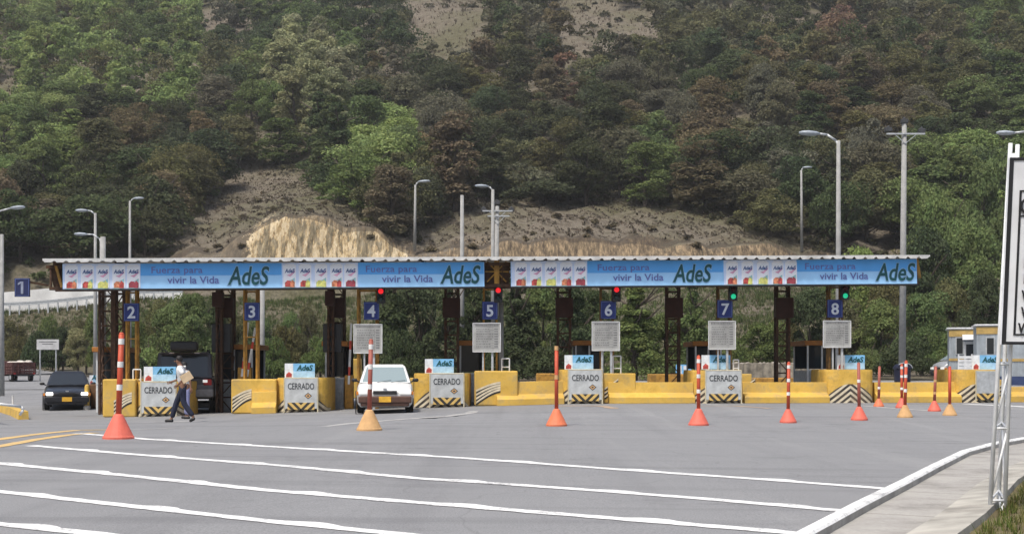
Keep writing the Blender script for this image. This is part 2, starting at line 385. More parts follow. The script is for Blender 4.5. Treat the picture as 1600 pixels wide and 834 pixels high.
# ---------------------------------------------------------------- the setting
def grid_mesh(name, xs, ys, hf, m, smooth=True):
    nx, ny = len(xs), len(ys)
    vs = [(x, y, hf(x, y)) for y in ys for x in xs]
    fs = [(j * nx + i, j * nx + i + 1, (j + 1) * nx + i + 1, (j + 1) * nx + i) for j in range(ny - 1) for i in range(nx - 1)]
    me = bpy.data.meshes.new(name); me.from_pydata(vs, [], fs); me.materials.append(m)
    if smooth: me.polygons.foreach_set("use_smooth", [True] * len(me.polygons))
    o = bpy.data.objects.new(name, me); COL.objects.link(o); return o
def kerb_x(y):   # right edge of the carriageway
    pts = KERB; ys = [p.y for p in pts]; xs = [p.x for p in pts]
    return float(np.interp(y, ys, xs))
KPX = [(1200, 872), (1270, 834), (1330, 801), (1400, 765), (1450, 738), (1500, 713), (1550, 699), (1600, 690), (1680, 680), (1760, 673)]
KERB = [at(px, py) for px, py in KPX]
KERB = [Vector((KERB[0].x - 1.2, 4.0, 0)), Vector((KERB[0].x - .45, 7.5, 0))] + KERB
KERB += [Vector((24, 31, 0)), Vector((34, 32.5, 0)), Vector((60, 33.5, 0))]
for k in KERB: k.z = H(k.x, k.y)
terr = grid_mesh("terrain", [-420, -330, -260, -210] + list(np.arange(-180, 181, 1.5)) + [210, 260, 330, 420],
                 [-60, -30, -12] + list(np.arange(-6, 88, 2.0)) + list(np.arange(88, 118, 1.25)) + list(np.arange(118, 130, .5)) + list(np.arange(130, 345, 2.5)) + [360, 400, 440, 500, 600, 800],
                 lambda x, y: H(x, y) - (.07 if y < 90 else 0), M_HILL)
tag(terr, kind='structure')
road_y = list(np.arange(3, 68.1, 1.0))
vs, fs = [], []
nx = 90
for y in road_y:
    kx = kerb_x(y) if y < 33.5 else 60
    for i in range(nx): 
        t = i / (nx - 1)
        x = -60 + (min(kx, 60) + 60) * t
        vs.append((x, y, H(x, y)))
for j in range(len(road_y) - 1):
    for i in range(nx - 1): fs.append((j * nx + i, j * nx + i + 1, (j + 1) * nx + i + 1, (j + 1) * nx + i))
me = bpy.data.meshes.new("road"); me.from_pydata(vs, [], fs); me.materials.append(M_ASPH)
road = bpy.data.objects.new("road", me); COL.objects.link(road); tag(road, kind='structure')
# road that bends away past the left end of the plaza
yy = list(np.arange(68, 113.1, 1.0)); vs, fs = [], []
for y in yy:
    xr = float(np.interp(y, [68, 88, 108, 113], [-21.0, -28.4, -40.5, -45]))
    for i in range(30):
        x = -95 + (xr + 95) * i / 29; vs.append((x, y, H(x, y) + .03))
for j in range(len(yy) - 1):
    for i in range(29): fs.append((j * 30 + i, j * 30 + i + 1, (j + 1) * 30 + i + 1, (j + 1) * 30 + i))
tag(MB().add(vs, fs).build("road", M_ASPH, fix=False), kind='structure')
def strip(name, pts, w, m, dz=.006, kind='structure', step=.3, jit=.0, lump=0, w_end=None):
    """flat painted band lying on the ground along pixel points"""
    pts = [at(*p) if len(p) == 2 else Vector(p) for p in pts]
    ps = []
    for a, b in zip(pts, pts[1:]):
        n = max(1, int((b - a).length / step))
        for i in range(n): ps.append(a.lerp(b, i / n))
    ps.append(pts[-1]); vs, fs = [], []; L_ = 0; nxt = rnd.uniform(.5, 1.5)
    for i, p in enumerate(ps):
        d = (ps[min(i + 1, len(ps) - 1)] - ps[max(i - 1, 0)]); d.z = 0; d.normalize(); nrm = Vector((-d.y, d.x, 0))
        if i: L_ += (p - ps[i - 1]).length
        ww = w * (1 + rnd.uniform(-jit, jit)); ex = 0
        if lump:
            ph = (L_ + nxt) % lump
            if ph < .55: ex = w * .5 * math.sin(math.pi * ph / .55)
        for k in (ww / 2 + ex, -ww / 2):
            q = p + nrm * k; vs.append((q.x, q.y, H(q.x, q.y) + dz))
    for i in range(len(ps) - 1): fs.append((2 * i, 2 * i + 1, 2 * i + 3, 2 * i + 2))
    o = MB().add(vs, fs).build(name, m, fix=False)
    return tag(o, kind=kind)
RUM = [[(120, 677), (230, 686), (480, 701), (700, 714), (950, 732), (1180, 748), (1408, 765)],
       [(48, 696), (200, 709), (450, 728), (650, 747), (900, 764), (1100, 779), (1338, 800)],
       [(-60, 719), (0, 724), (200, 743), (420, 766), (640, 784), (850, 801), (1050, 817), (1200, 829), (1270, 836)],
       [(-80, 759), (0, 768), (200, 790), (400, 812), (600, 832), (760, 850)],
       [(-120, 806), (0, 819), (150, 834), (300, 852)]]
for i, r in enumerate(RUM): strip("rumble_stripe", r, .24 if i == 0 else (.215 if i < 3 else .19), M_WPAINT, jit=.14, lump=2.0, step=.12)
strip("yellow_line", [(-120, 701), (0, 686), (60, 678), (120, 672), (180, 671)], .26, M_YPAINT, jit=.1)
strip("yellow_line", [(-120, 716), (0, 697), (60, 686), (110, 679), (150, 676)], .24, M_YPAINT, jit=.1)
strip("lane_marking", [(505, 666), (560, 660), (640, 654), (700, 650), (735, 645), (740, 642)], .30, M_WFAINT, jit=.3, dz=.005)
strip("lane_marking", [(210, 660), (260, 658), (330, 658)], .28, M_WFAINT, jit=.4, dz=.005)
strip("lane_marking", [(180, 672), (260, 669), (300, 668)], .2, M_WFAINT, jit=.4, dz=.005)
strip("lane_marking", [(865, 634), (940, 634), (960, 638)], .3, M_OFAINT, jit=.4, dz=.005)
strip("lane_marking", [(1090, 634), (1150, 634), (1205, 638)], .25, M_OFAINT, jit=.4, dz=.005)
strip("lane_marking", [(1350, 634), (1400, 638), (1450, 641), (1490, 643)], .2, M_WFAINT, jit=.4, dz=.005)
strip("lane_marking", [(1510, 631), (1560, 633), (1640, 638)], .45, M_WPAINT, jit=.2, dz=.005)
strip("edge_line", [(-60, 592), (20, 598), (90, 606), (150, 613)], .25, M_YPAINT, jit=.2, dz=.005)
strip("lane_marking", [(412, 648), (505, 646)], .2, M_WFAINT, jit=.4, dz=.005)
# kerb with white painted top, footway, second kerb and verge
def path_solid(name, pts, prof, mats, kind='structure', step=.4, mi=None, parent=None):
    ps = []
    for a, b in zip(pts, pts[1:]):
        n = max(1, int((b - a).length / step))
        for i in range(n): ps.append(a.lerp(b, i / n))
    ps.append(pts[-1]); rs = []
    for i, p in enumerate(ps):
        d = (ps[min(i + 1, len(ps) - 1)] - ps[max(i - 1, 0)]); d.z = 0; d.normalize(); nrm = Vector((d.y, -d.x, 0))
        z = H(p.x, p.y); rs.append([(p.x + nrm.x * u, p.y + nrm.y * u, z + w) for u, w in prof])
    b = MB(); n = len(prof); vs = [v for r in rs for v in r]; b.v = vs
    for j in range(len(rs) - 1):
        for i in range(n):
            b.f.append([j * n + i, j * n + (i + 1) % n, (j + 1) * n + (i + 1) % n, (j + 1) * n + i]); b.m.append(mi[i] if mi else 0)
    b.f.append(list(range(n))); b.m.append(0); b.f.append(list(range((len(rs) - 1) * n, len(rs) * n))); b.m.append(0)
    o = b.build(name, mats, parent); tag(o, kind=kind); return o
KS = [k.copy() for k in KERB[:-1]]
path_solid("kerb", KS, [(0, -.1), (0, .07), (.02, .10), (.12, .10), (.14, .08), (.14, -.1)], [M_CONC, M_WPAINT], mi=[0, 1, 1, 1, 0, 0])
K2PX = [(1400, 890), (1462, 846), (1492, 820), (1530, 784), (1575, 755), (1610, 738), (1690, 712), (1800, 694)]
K2 = [at(*p) for p in K2PX]
K2 = [Vector((K2[0].x - .6, 5.0, 0))] + K2
K2 += [Vector((20, 23.5, 0)), Vector((40, 26, 0))]
vs, fs = [], []
def pt_at(pts, t):
    L_ = [0]
    for a, b in zip(pts, pts[1:]): L_.append(L_[-1] + (b.xy - a.xy).length)
    d = t * L_[-1]; i = max(0, min(len(pts) - 2, int(np.searchsorted(L_, d)) - 1))
    return pts[i].lerp(pts[i + 1], (d - L_[i]) / max(1e-6, L_[i + 1] - L_[i]))
n = 70
for i in range(n):
    a = pt_at(KS, i / (n - 1)); b_ = pt_at(K2, i / (n - 1))
    for k in range(9):
        p = a.lerp(b_, k / 8); vs.append((p.x, p.y, H(p.x, p.y) + .02))
def pave_mat():
    m, N, L, b = nodes("pavement_concrete"); g = N.new("ShaderNodeNewGeometry").outputs["Position"]
    a = noise(N, L, g, .8, 7, .7); f = noise(N, L, g, 22, 4, .7)
    c = ramp(N, L, a, [(.34, (.15, .14, .12)), (.46, (.29, .275, .25)), (.58, (.38, .365, .33)), (.72, (.24, .225, .20))])
    c = mixc(N, L, .3, c, ramp(N, L, f, [(.3, (.24, .23, .21)), (.7, (.50, .48, .45))]))
    mp = N.new("ShaderNodeMapping"); mp.inputs["Rotation"].default_value = (0, 0, .42); L.new(g, mp.inputs[0]); s = N.new("ShaderNodeSeparateXYZ"); L.new(mp.outputs[0], s.inputs[0])
    j = mth(N, L, 'LESS_THAN', mth(N, L, 'FRACT', mth(N, L, 'MULTIPLY', s.outputs[1], .42)), .012)
    c = mixc(N, L, mth(N, L, 'MULTIPLY', j, .7), c, (.10, .09, .08)); L.new(c, b.inputs["Base Color"]); b.inputs["Roughness"].default_value = .92; return m
for j in range(n - 1):
    for k in range(8): fs.append((j * 9 + k, j * 9 + k + 1, (j + 1) * 9 + k + 1, (j + 1) * 9 + k))
tag(MB().add(vs, fs).build("pavement", pave_mat(), fix=True), kind='structure')
path_solid("kerb", K2, [(-.05, -.1), (.0, .20), (.36, .24), (.40, -.1)], [mat('kerb_concrete', (.42, .40, .35), .9, var=.18, scale=3, bump=.5, dirt=.5)])
M_GRASSG = mat("verge_soil", (.16, .14, .06), .95, scale=3, col2=(.10, .075, .04))
vs, fs = [], []
for i in range(n):
    a = pt_at(K2, i / (n - 1))
    for k in range(9):
        u = [.3, .6, 1.2, 2, 3, 5, 8, 14, 26][k]; x = a.x + u; y = a.y - u * .35
        vs.append((x, y, H(x, y) + .17 + min(.25, u * .06)))
for j in range(n - 1):
    for k in range(8): fs.append((j * 9 + k, j * 9 + k + 1, (j + 1) * 9 + k + 1, (j + 1) * 9 + k))
tag(MB().add(vs, fs).build("verge", M_GRASSG, fix=True), kind='structure')
# ================================================================ toll canopy
LANES = {2: 205, 3: 393, 4: 580, 5: 765, 6: 950, 7: 1131, 8: 1304}
c0 = gp(760, YT(760)); can = thing("toll_canopy", "long low steel canopy with white corrugated roof edge spanning all the toll lanes", "canopy", c0)
def Cc(px, py, back=0.0):   # canopy-local point on (or behind) the front line
    p = P(px, py, YT(px)); return Vector((p.x - back * .09, p.y + back, p.z)) - c0
def topy(px): return 406.5 - (px - 75) * .0042
rb = MB()    # corrugated sheets, running front to back
a, b_ = Cc(72, topy(72)), Cc(1446, topy(1446)); Lc = (b_ - a).length; ns = int(Lc / .06)
rows = []
for k, (bk, dz) in enumerate(((-.35, 0), (3.5, .18), (7.5, -.05))):
    rows.append([a.lerp(b_, i / ns) + Vector((-bk * .09, bk, dz - .03 + .022 * (1 if (i % 6) in (1, 2, 3) else -1))) for i in range(ns + 1)])
rb.rings(rows, 0, caps=False, closed=False)
rb.build("roof", M_SHEET, can)
eb = MB()    # white drip edge with notches under it
n_t = int(Lc / .36)
for i in range(n_t):
    q0, q1 = a.lerp(b_, i / n_t), a.lerp(b_, (i + 1) / n_t); o = Vector((.03, -.38, 0))
    q0 = q0 + o; q1 = q1 + o; dd = (q1 - q0); zt = Vector((0, 0, .02)); jit = rnd.uniform(-.012, .012)
    prof = [(0, .0), (.1, -.055), (.68, -.055), (.78, .0), (1, .0)]
    f = [q0 + zt, q0 + dd * 0 + Vector((0, 0, -.035 + jit)), q0 + dd * .16 + Vector((0, 0, -.095 + jit)), q0 + dd * .74 + Vector((0, 0, -.095)), q0 + dd * .9 + Vector((0, 0, -.035 + jit)), q1 + Vector((0, 0, -.035)), q1 + zt]
    g = [v + Vector((0, .012, 0)) for v in f]; eb.rings([f, g], 0)
eb.build("roof_edge", M_SHEET, can)
tb = MB()    # front truss
for yy_, hh in ((416, .10), (450, .10)):
    for bk in (.25, .95):
        tb.beam(Cc(74 if yy_ > 430 else 69, yy_ - (0 if yy_ < 430 else 0), bk), Cc(1440, yy_ - 9, bk), .1, hh)
nb = 46
for i in range(nb + 1):
    px = 76 + (1436 - 76) * i / nb; dy = -9 * (px - 75) / 1365
    tb.beam(Cc(px, 416 + dy, .25), Cc(px, 450 + dy, .25), .06, .06); tb.beam(Cc(px, 450 + dy, .25), Cc(px, 450 + dy, .95), .05, .05)
    if i < nb:
        p2 = px + 1360 / nb; tb.beam(Cc(px, 450 + dy, .6), Cc(p2, 416 + dy, .6), .05, .05); tb.beam(Cc(px, 450 + dy, .25), Cc(p2, 450 + dy, .95), .05, .05)
tb.build("truss", M_RUST, can)
for x0, x1 in ((70, 97), (757.5, 797.5), (1435, 1441)):
    dy = -9 * (x0 - 75) / 1365; pb = MB()
    for i in range(1):
        A, B = (Cc(x0, 413 + dy, .35), Cc(x1, 413 + dy, .35)), (Cc(x0 + (10 if x0 == 70 else 0), 449 + dy, .35), Cc(x1, 449 + dy, .35))
    pb.rings([[A[0], A[1], B[1], B[0]], [v + Vector((0, .05, 0)) for v in (A[0], A[1], B[1], B[0])]])
    pb.build("end_panel", M_RUST, can)
sb = MB()
dy = -4.5
sb.beam(Cc(777, 411 + dy, .2), Cc(777, 447 + dy, .2), .16, .06)
for a_, b2 in (((759, 428), (796, 428)), ((762, 412), (792, 444)), ((792, 412), (762, 444))): sb.beam(Cc(a_[0], a_[1] + dy, .24), Cc(b2[0], b2[1] + dy, .24), .04, .04)
sb.beam(Cc(84, 413, .22), Cc(94, 448, .22), .08, .06); sb.beam(Cc(1436, 411 - 9, .22), Cc(1441, 443 - 9, .22), .1, .06)
sb.build("gusset", M_OCHRE, can)
pu = MB()    # purlins and rafters under the roof
for i in range(15):
    px = 85 + i * 96; dy = -9 * (px - 75) / 1365
    pu.beam(Cc(px, 411 + dy, 0), Cc(px, 411 + dy, 7.3), .08, .14)
for bk in (2.2, 4.2, 6.4): pu.beam(Cc(75, 409, bk), Cc(1440, 401, bk), .08, .1)
pu.build("rafters", M_RUST, can)
def column(px, back, w, m, box=None, n_lace=9, post=.06, lace=True):
    x = (px - 800) / F * (YT(px) + back); y = YT(px) + back; g = Vector((x, y, H(x, y))) - c0
    top = Cc(px, 448 - 9 * (px - 75) / 1365, back).z + .35; b = MB(); h = w / 2
    for sx in (-h, h):
        for sy in (-h * .8, h * .8): b.beam(g + Vector((sx, sy, 0)), Vector((g.x + sx, g.y + sy, top)), post, post)
    for k in range(n_lace):
        z0 = g.z + (top - g.z) * k / n_lace; z1 = g.z + (top - g.z) * (k + 1) / n_lace
        for sy in (-h * .8, h * .8):
            s_ = 1 if k % 2 else -1
            if lace and sy < 0: b.beam((g.x - h * s_, g.y + sy, z0), (g.x + h * s_, g.y + sy, z1), post * .5, post * .4)
            if lace or k % 3 == 1: b.beam((g.x - h, g.y + sy, z1), (g.x + h, g.y + sy, z1), post * .6, post * .6)
        for sx in (-h, h): b.beam((g.x + sx, g.y - h * .8, z0), (g.x + sx, g.y + h * .8, z1), post * .6, post * .6)
    o = b.build("column", m, can)
    if box:
        bb = MB(); za = EZ + (HZ - box[1]) / F * y - c0.z; zb = EZ + (HZ - box[0]) / F * y - c0.z
        bb.box((g.x, g.y - h - .12, (za + zb) / 2), (box[2] / F * y, .35, zb - za)); bb.build("equipment_box", box[3], o, bevel=.02)
    return o
for px in (168, 355, 528, 706, 881, 1051, 1222):
    column(px, 3.0, .42, M_RUST, (466, 497, 27, M_DKRED) if px > 200 else None, post=.075)
    if px in (355, 528):
        y = YT(px) + 2.5; p = P(px - 8, 528, y) - c0
        MB().box(p, (.62, .35, .95)).build("control_cabinet", M_DGREY, can, bevel=.02)
column(188, 1.6, .30, M_RUST, post=.08)
column(343, 2.2, .16, M_RUST, (457, 480, 16, M_DKRED), post=.06)
column(517, 2.2, .16, M_RUST, (455, 478, 14, M_DKRED), post=.06)
for px, w in ((207, .30), (393, .40), (575, .60), (766, .42), (948, .40), (1131, .40), (1304, .42)):
    column(px, 1.0, w, M_OCHRE if px < 800 else MATS.setdefault("x", mat("weathered_ochre_steel", (.20, .11, .03), .8, var=.3, scale=7, dirt=.5)), post=.06, n_lace=9, lace=False)

# ---------------------------------------------------------------- banners
M_BBLUE = mat("banner_blue", (.095, .37, .80), .5, var=.04, scale=1.5); M_BLIGHT = mat("banner_light_blue", (.34, .62, .93), .5, var=.03, scale=1.5)
M_BPALE = mat("banner_pale", (.60, .70, .90), .5, var=.03); M_BTXT = mat("slogan_violet", (.13, .16, .42), .6); M_BTXT2 = mat("slogan_deep_violet", (.10, .10, .36), .6)
M_BGRN = mat("wordmark_teal", (.006, .075, .085), .5); M_BOUT = mat("wordmark_pale_edge", (.30, .50, .74), .5)
M_CW = mat("carton_white", (.80, .82, .87), .4, var=.03); M_CP = mat("carton_pink", (.70, .38, .52), .5); M_CT = mat("carton_teal", (.30, .55, .56), .5)
M_CRD = mat("fruit_red", (.50, .08, .07), .5, var=.3, scale=12); M_CYL = mat("fruit_yellow", (.66, .66, .20), .5, var=.2, scale=12); M_COR = mat("fruit_orange", (.68, .25, .13), .5, var=.3, scale=12); M_CDR = mat("fruit_dark_red", (.34, .06, .08), .5, var=.2, scale=12)
def banner(px0, px1, yt0, yb0, yt1, yb1, mods, label):
    A = P(px0, yb0, YT(px0) - .12); B = P(px1, yb1, YT(px1) - .12); A.y = YT(px0) - .12
    hh = (P(px0, yt0, YT(px0)) - P(px0, yb0, YT(px0))).z
    r = thing("advertising_banner", label, "banner"); frame(r, A, B - A)
    def lx(px):
        t = P(px, 430, YT(px) - .12); return math.hypot(t.x - A.x, t.y - A.y)
    Lb = lx(px1); H_ = hh
    MB().box((Lb / 2, .03, H_ / 2), (Lb, .05, H_)).box((Lb / 2, .02, -.025), (Lb + .05, .08, .045), 1).build("panel", [M_BLIGHT, M_BLACK], r)
    for m in mods:
        MB().box(((lx(m['b0']) + lx(m['b1'])) / 2, -.001, H_ * .75), (lx(m['b1']) - lx(m['b0']), .008, H_ * .47)).build("blue_band", M_BBLUE, r)
        p0 = m['c'][0] - 15; MB().box(((lx(m['p0']) + lx(m['b0'])) / 2, -.002, H_ / 2), (lx(m['b0']) - lx(m['p0']) - .01, .010, H_ * .99)).build("pale_panel", M_BPALE, r)
        for k, cx in enumerate(m['c']):
            x = lx(cx); w = .195; b = MB(); y = -.012
            def pol(pts, mi, yy): b.add([(x + u, yy, v * H_) for u, v in pts], [tuple(range(len(pts)))], mi)
            b.box((x, -.010, H_ * .47), (w * 2, .012, H_ * .86), 0); b.box((x, -.010, H_ * .92), (w * 1.5, .012, H_ * .06), 0)
            y = -.019; col = [2, 2, 3, 4, 5][k]; col2 = [4, 3, 3, 2, 5][k]
            pol([(-w * .8, .0), (w * .8, 0), (w * .8, .40), (w * .1, .30), (-w * .8, .22)], 1, y)
            pol([(-w * .75, .03), (w * .2, .03), (w * .35, .18), (w * .1, .28), (-w * .4, .29), (-w * .75, .2)], col, y - .003)
            pol([(w * .05, .02), (w * .75, .02), (w * .8, .22), (w * .4, .32), (w * .1, .2)], col2, y - .006)
            pol([(-w * .5, .50), (w * .1, .44), (w * .85, .62), (w * .8, .70), (w * .1, .55)], 6, y - .003)
            b.text("AdeS", .17, (x, y - .004, H_ * .60), 7, shear=.2, bold=.006, align='CENTER', sx=.8)
            b.build("carton_picture", [M_CW, M_CT, M_CRD, M_CYL, M_COR, M_CDR, M_CP, mat("carton_lettering", (.06, .12, .28), .5)], r, fix=False)
        s = MB(); s.text("Fuerza para", .285, (lx(m['t1'][0]), -.008, H_ * .61), 0, bold=.004, sx=1, space=1.04)
        k = (lx(m['t1'][1]) - lx(m['t1'][0])) / max(1e-3, max(v[0] for v in s.v) - min(v[0] for v in s.v)); x0 = lx(m['t1'][0]); s.v = [(x0 + (v[0] - x0) * k, v[1], v[2]) for v in s.v]
        s2 = MB(); s2.text("vivir la Vida", .31, (lx(m['t2'][0]), -.008, H_ * .20), 0, bold=.004)
        k = (lx(m['t2'][1]) - lx(m['t2'][0])) / max(1e-3, max(v[0] for v in s2.v) - min(v[0] for v in s2.v)); x0 = lx(m['t2'][0]); s2.v = [(x0 + (v[0] - x0) * k, v[1], v[2]) for v in s2.v]
        s.build("slogan_line", M_BTXT, r, fix=False); s2.build("slogan_line", M_BTXT, r, fix=False)
        w_ = MB()
        for bold, mi, yy in ((.034, 1, -.006), (.014, 0, -.012)):
            t = MB(); x0 = lx(m['a'][0]); t.text("AdeS", .80, (x0, yy, H_ * .14), mi, shear=.22, bold=bold, depth=.003)
            if mi == 1: k = (lx(m['a'][1]) - x0) / (max(v[0] for v in t.v) - x0)
            w_.add([(x0 + (v[0] - x0) * k, v[1], v[2]) for v in t.v], t.f, mi)
        w_.build("wordmark", [M_BGRN, M_BOUT], r, fix=False)
    return r
banner(98, 757, 412, 451.5, 408.5, 447.5, [
    dict(p0=98.5, b0=220, b1=440, c=[112, 137, 161, 186, 209], t1=(236, 316), t2=(262, 343), a=(357, 422)),
    dict(p0=441, b0=560, b1=756, c=[453, 477, 502, 526, 548], t1=(571, 651), t2=(597, 677), a=(689, 752))],
    "left blue drink advertising banner, above lane signs 2, 3 and 4")
banner(798.5, 1433, 408, 447.5, 404, 443, [
    dict(p0=799, b0=918, b1=1130, c=[814, 838, 861, 885, 907], t1=(933, 1014), t2=(958, 1037), a=(1052, 1113)),
    dict(p0=1131, b0=1245, b1=1432.5, c=[1144, 1168, 1192, 1215, 1236], t1=(1257, 1336), t2=(1281, 1357), a=(1369, 1431))],
    "right blue drink advertising banner, above lane signs 6, 7 and 8")

# ---------------------------------------------------------------- lane number signs, tariff boards, traffic lights
M_NUM = mat("numeral_white", (.62, .66, .72), .5)
def lane_sign(px, py, n, w=24, h=28, Y=None, arm=None):
    Y = Y or YT(px) + .55; p = P(px, py, Y); W_, H_ = w / F * Y, h / F * Y
    r = thing("lane_number_sign", f"small blue lane sign with the white number {n}", "sign", p, group="lane number signs under the canopy")
    MB().box((0, 0, 0), (W_, .05, H_)).build("plate", M_BLUE if n > 1 else mat('faded_navy', (.012, .020, .085), .6), r, bevel=.008)
    b = MB(); b.text(str(n), .52, (0, -.03, -.185), 0, bold=.012, align='CENTER'); (b.add([(-.13, -.032, .07), (-.03, -.032, .13), (-.03, -.032, .19), (-.13, -.032, .13)], [(0, 1, 2, 3)]) if n == 1 else None); b.build("numeral", M_NUM if n > 1 else mat('faded_numeral', (.26, .29, .38), .6), r, fix=False)
    e = MB(); t = .015
    for a_, c_ in (((-W_ / 2 + .03, H_ / 2 - .03), (W_ / 2 - .03, H_ / 2 - .03)), ((-W_ / 2 + .03, -H_ / 2 + .03), (W_ / 2 - .03, -H_ / 2 + .03)), ((-W_ / 2 + .03, -H_ / 2 + .03), (-W_ / 2 + .03, H_ / 2 - .03)), ((W_ / 2 - .03, -H_ / 2 + .03), (W_ / 2 - .03, H_ / 2 - .03))):
        e.beam((a_[0], -.03, a_[1]), (c_[0], -.03, c_[1]), .012, .012)
    e.build("border", mat("sign_border", (.12, .17, .40), .5), r)
    k = MB()
    if arm: k.beam((0, .03, H_ / 2 - .08), arm - p, .04, .06)
    else:
        k.beam((-.1, .04, .1), (-.1, .45, .1), .04, .04); k.beam((.1, .04, .1), (.1, .45, .1), .04, .04)
    k.build("bracket", M_RUST, r); return r
lane_sign(35, 449, 1, 24, 29, YT(35), arm=P(76, 446, YT(76) + .3))
for n_, (px, py) in {2: (205.5, 487.5), 3: (394, 486.5), 4: (580.5, 485.5), 5: (765.5, 485), 6: (950.5, 484), 7: (1132.5, 482.5), 8: (1304.5, 482)}.items():
    lane_sign(px, py, n_)
M_TB = mat("tariff_board_grey", (.42, .42, .40), .6, scale=3, dirt=.1); M_TTX = mat("tariff_print", (.17, .17, .17), .7)
def tariff(px0, py0, px1, py1, n):
    Y = YT(px0) + .25; a_ = P(px0, py1, Y); W_ = (px1 - px0) / F * Y; H_ = (py1 - py0) / F * Y; c = gp((px0 + px1) / 2, Y)
    r = thing("tariff_board", f"grey toll tariff board with rows of small print below lane sign {n}", "board", c, group="tariff boards")
    zb = a_.z - c.z
    MB().box((0, 0, zb + H_ / 2), (W_, .04, H_)).build("panel", M_TB, r, bevel=.006)
    f = MB()
    for z in (zb + .012, zb + H_ - .012): f.beam((-W_ / 2, -.025, z), (W_ / 2, -.025, z), .025, .02)
    for x in (-W_ / 2, W_ / 2): f.beam((x, -.025, zb), (x, -.025, zb + H_), .02, .025)
    f.build("frame", M_WHITE, r)
    t = MB(); rr = random.Random(n)
    x = -W_ / 2 + .08
    while x < W_ / 2 - .1:    # heading strokes
        l = rr.uniform(.02, .06); t.box((x + l / 2, -.023, zb + H_ - .085), (l, .004, .055)); x += l + .012
    t.box((0, -.023, zb + H_ - .14), (W_ * .84, .004, .008))
    for row in range(8):
        z = zb + H_ - .20 - row * (H_ - .30) / 8; x = -W_ / 2 + .10; e_ = rr.uniform(.05, .22)
        while x < e_:
            l = rr.uniform(.02, .07); t.box((x + l / 2, -.023, z), (l, .004, .022)); x += l + .02
        t.box((W_ / 2 - .14, -.023, z), (.12, .004, .03)); t.box((0, -.023, z - .045), (W_ * .84, .004, .005))
    t.box((W_ / 2 - .24, -.023, zb + H_ / 2 - .05), (.006, .004, H_ * .8)); t.build("print", M_TTX, r)
    p = MB(); p.beam((.18, .06, 0), (.18, .06, zb + H_), .07, .07); p.beam((-.12, .06, 0), (-.12, .06, zb + H_), .05, .05); p.build("post", M_GALV, r)
for i, a_ in enumerate(((553, 506, 597, 552), (739, 504, 782, 550), (925, 502, 968, 548), (1107, 501, 1149, 546), (1286, 500.5, 1329, 543))): tariff(*a_, i + 4)
M_RLIT = mat("red_signal_lit", (.6, .02, .02), .3, emit=(1, .02, .03), estr=.55); M_GLIT = mat("green_signal_lit", (.02, .4, .2), .3, emit=(.02, .75, .38), estr=.4)
M_ROFF = mat("red_signal_off", (.06, .008, .008), .3); M_GOFF = mat("green_signal_off", (.008, .03, .03), .3)
def signal(px, py, red, n):
    Y = YT(px) + .3; p = P(px, py, Y)
    r = thing("traffic_light", f"two-lamp black traffic light showing {'red' if red else 'green'} beside lane sign {n}", "traffic light", p, group="traffic lights under the canopy")
    h = MB().box((0, .1, 0), (.27, .2, .52)).build("housing", M_BLACK, r, bevel=.02)
    for i, z in enumerate((.125, -.125)):
        lit = (i == 0) == red
        MB().lathe([(.02, -.028), (.07, -.02), (.085, 0), (.085, .02)], (0, 0, z), 16, 0, 'y').build("lamp", (M_RLIT if i == 0 else M_GLIT) if lit else (M_ROFF if i == 0 else M_GOFF), r, smooth=True)
        v = MB(); rs = []
        for yy_ in (0, -.13):
            rs.append([(.115 * math.cos(t), yy_, z + .115 * math.sin(t)) for t in np.linspace(-.2, math.pi + .2, 11)])
        v.rings(rs, 0, caps=False, closed=False); v.build("visor", M_BLACK, r)
    MB().beam((0, .1, .26), (0, .1, .55), .05, .05).build("hanger", M_BLACK, r)
signal(595, 461, True, 4); signal(778.5, 459.5, True, 5); signal(963.5, 458.5, True, 6); signal(1146, 457, False, 7); signal(1321, 456, False, 8)

# ---------------------------------------------------------------- islands, walls, boards
def nose(px0, px1, ytop, ybase, label, ext=None, Y=None, yellow_only=False, board=True):
    """rounded concrete island end; ext=(px,ytop) a square block joined on its right"""
    pm = (px0 + px1) / 2; c = gp(pm, YT(pm) - .1); s = F / c.y; hw = (px1 - px0) / 2 / s; ybase = HZ - (c.z - EZ) * s; h = (ybase - ytop) / s
    r = thing("island_barrier", label, "barrier", (c.x, c.y + .45, c.z), group="yellow island barriers")
    ring = []
    dep = .45
    for i in range(13):
        t = math.pi + math.pi * i / 12; cx = math.cos(t); sy = math.sin(t)
        ring.append((hw * math.copysign(abs(cx) ** .55, cx), dep * -abs(sy) ** .8))
    ring += [(hw, 1.6), (-hw, 1.6)]
    b = MB(); b.rings([[(x, y, 0) for x, y in ring], [(x, y, h * .93) for x, y in ring], [(x * .985, y * .985, h) for x, y in ring]])
    b.build("nose_block", M_CHEV, r)
    if ext:
        x1 = (ext[0] - px1) / s; he = (ybase - ext[1]) / s - .06
        d = MB(); d.box((hw + x1 / 2 - .01, .45, he / 2), (x1 + .02, 1.1, he)); d.build("side_block", M_YW, r, bevel=.03)
        st = MB()   # chevron bars on the right-hand cheek
        for k in range(3):
            z = .18 + k * .13
            for mi, dz in ((0, 0), (1, .05)):
                st.add([(hw + .03, -.112, z + dz - .06), (hw + .48, -.112, z + dz + .26), (hw + .48, -.112, z + dz + .31), (hw + .03, -.112, z + dz - .01)], [(0, 1, 2, 3)], mi)
        st.build("chevron_bars", [M_BLACK, mat("cream_paint", (.66, .58, .42), .7)], r, fix=False)
    return r, Vector((c.x, c.y, P(px0, ytop, c.y).z)), s
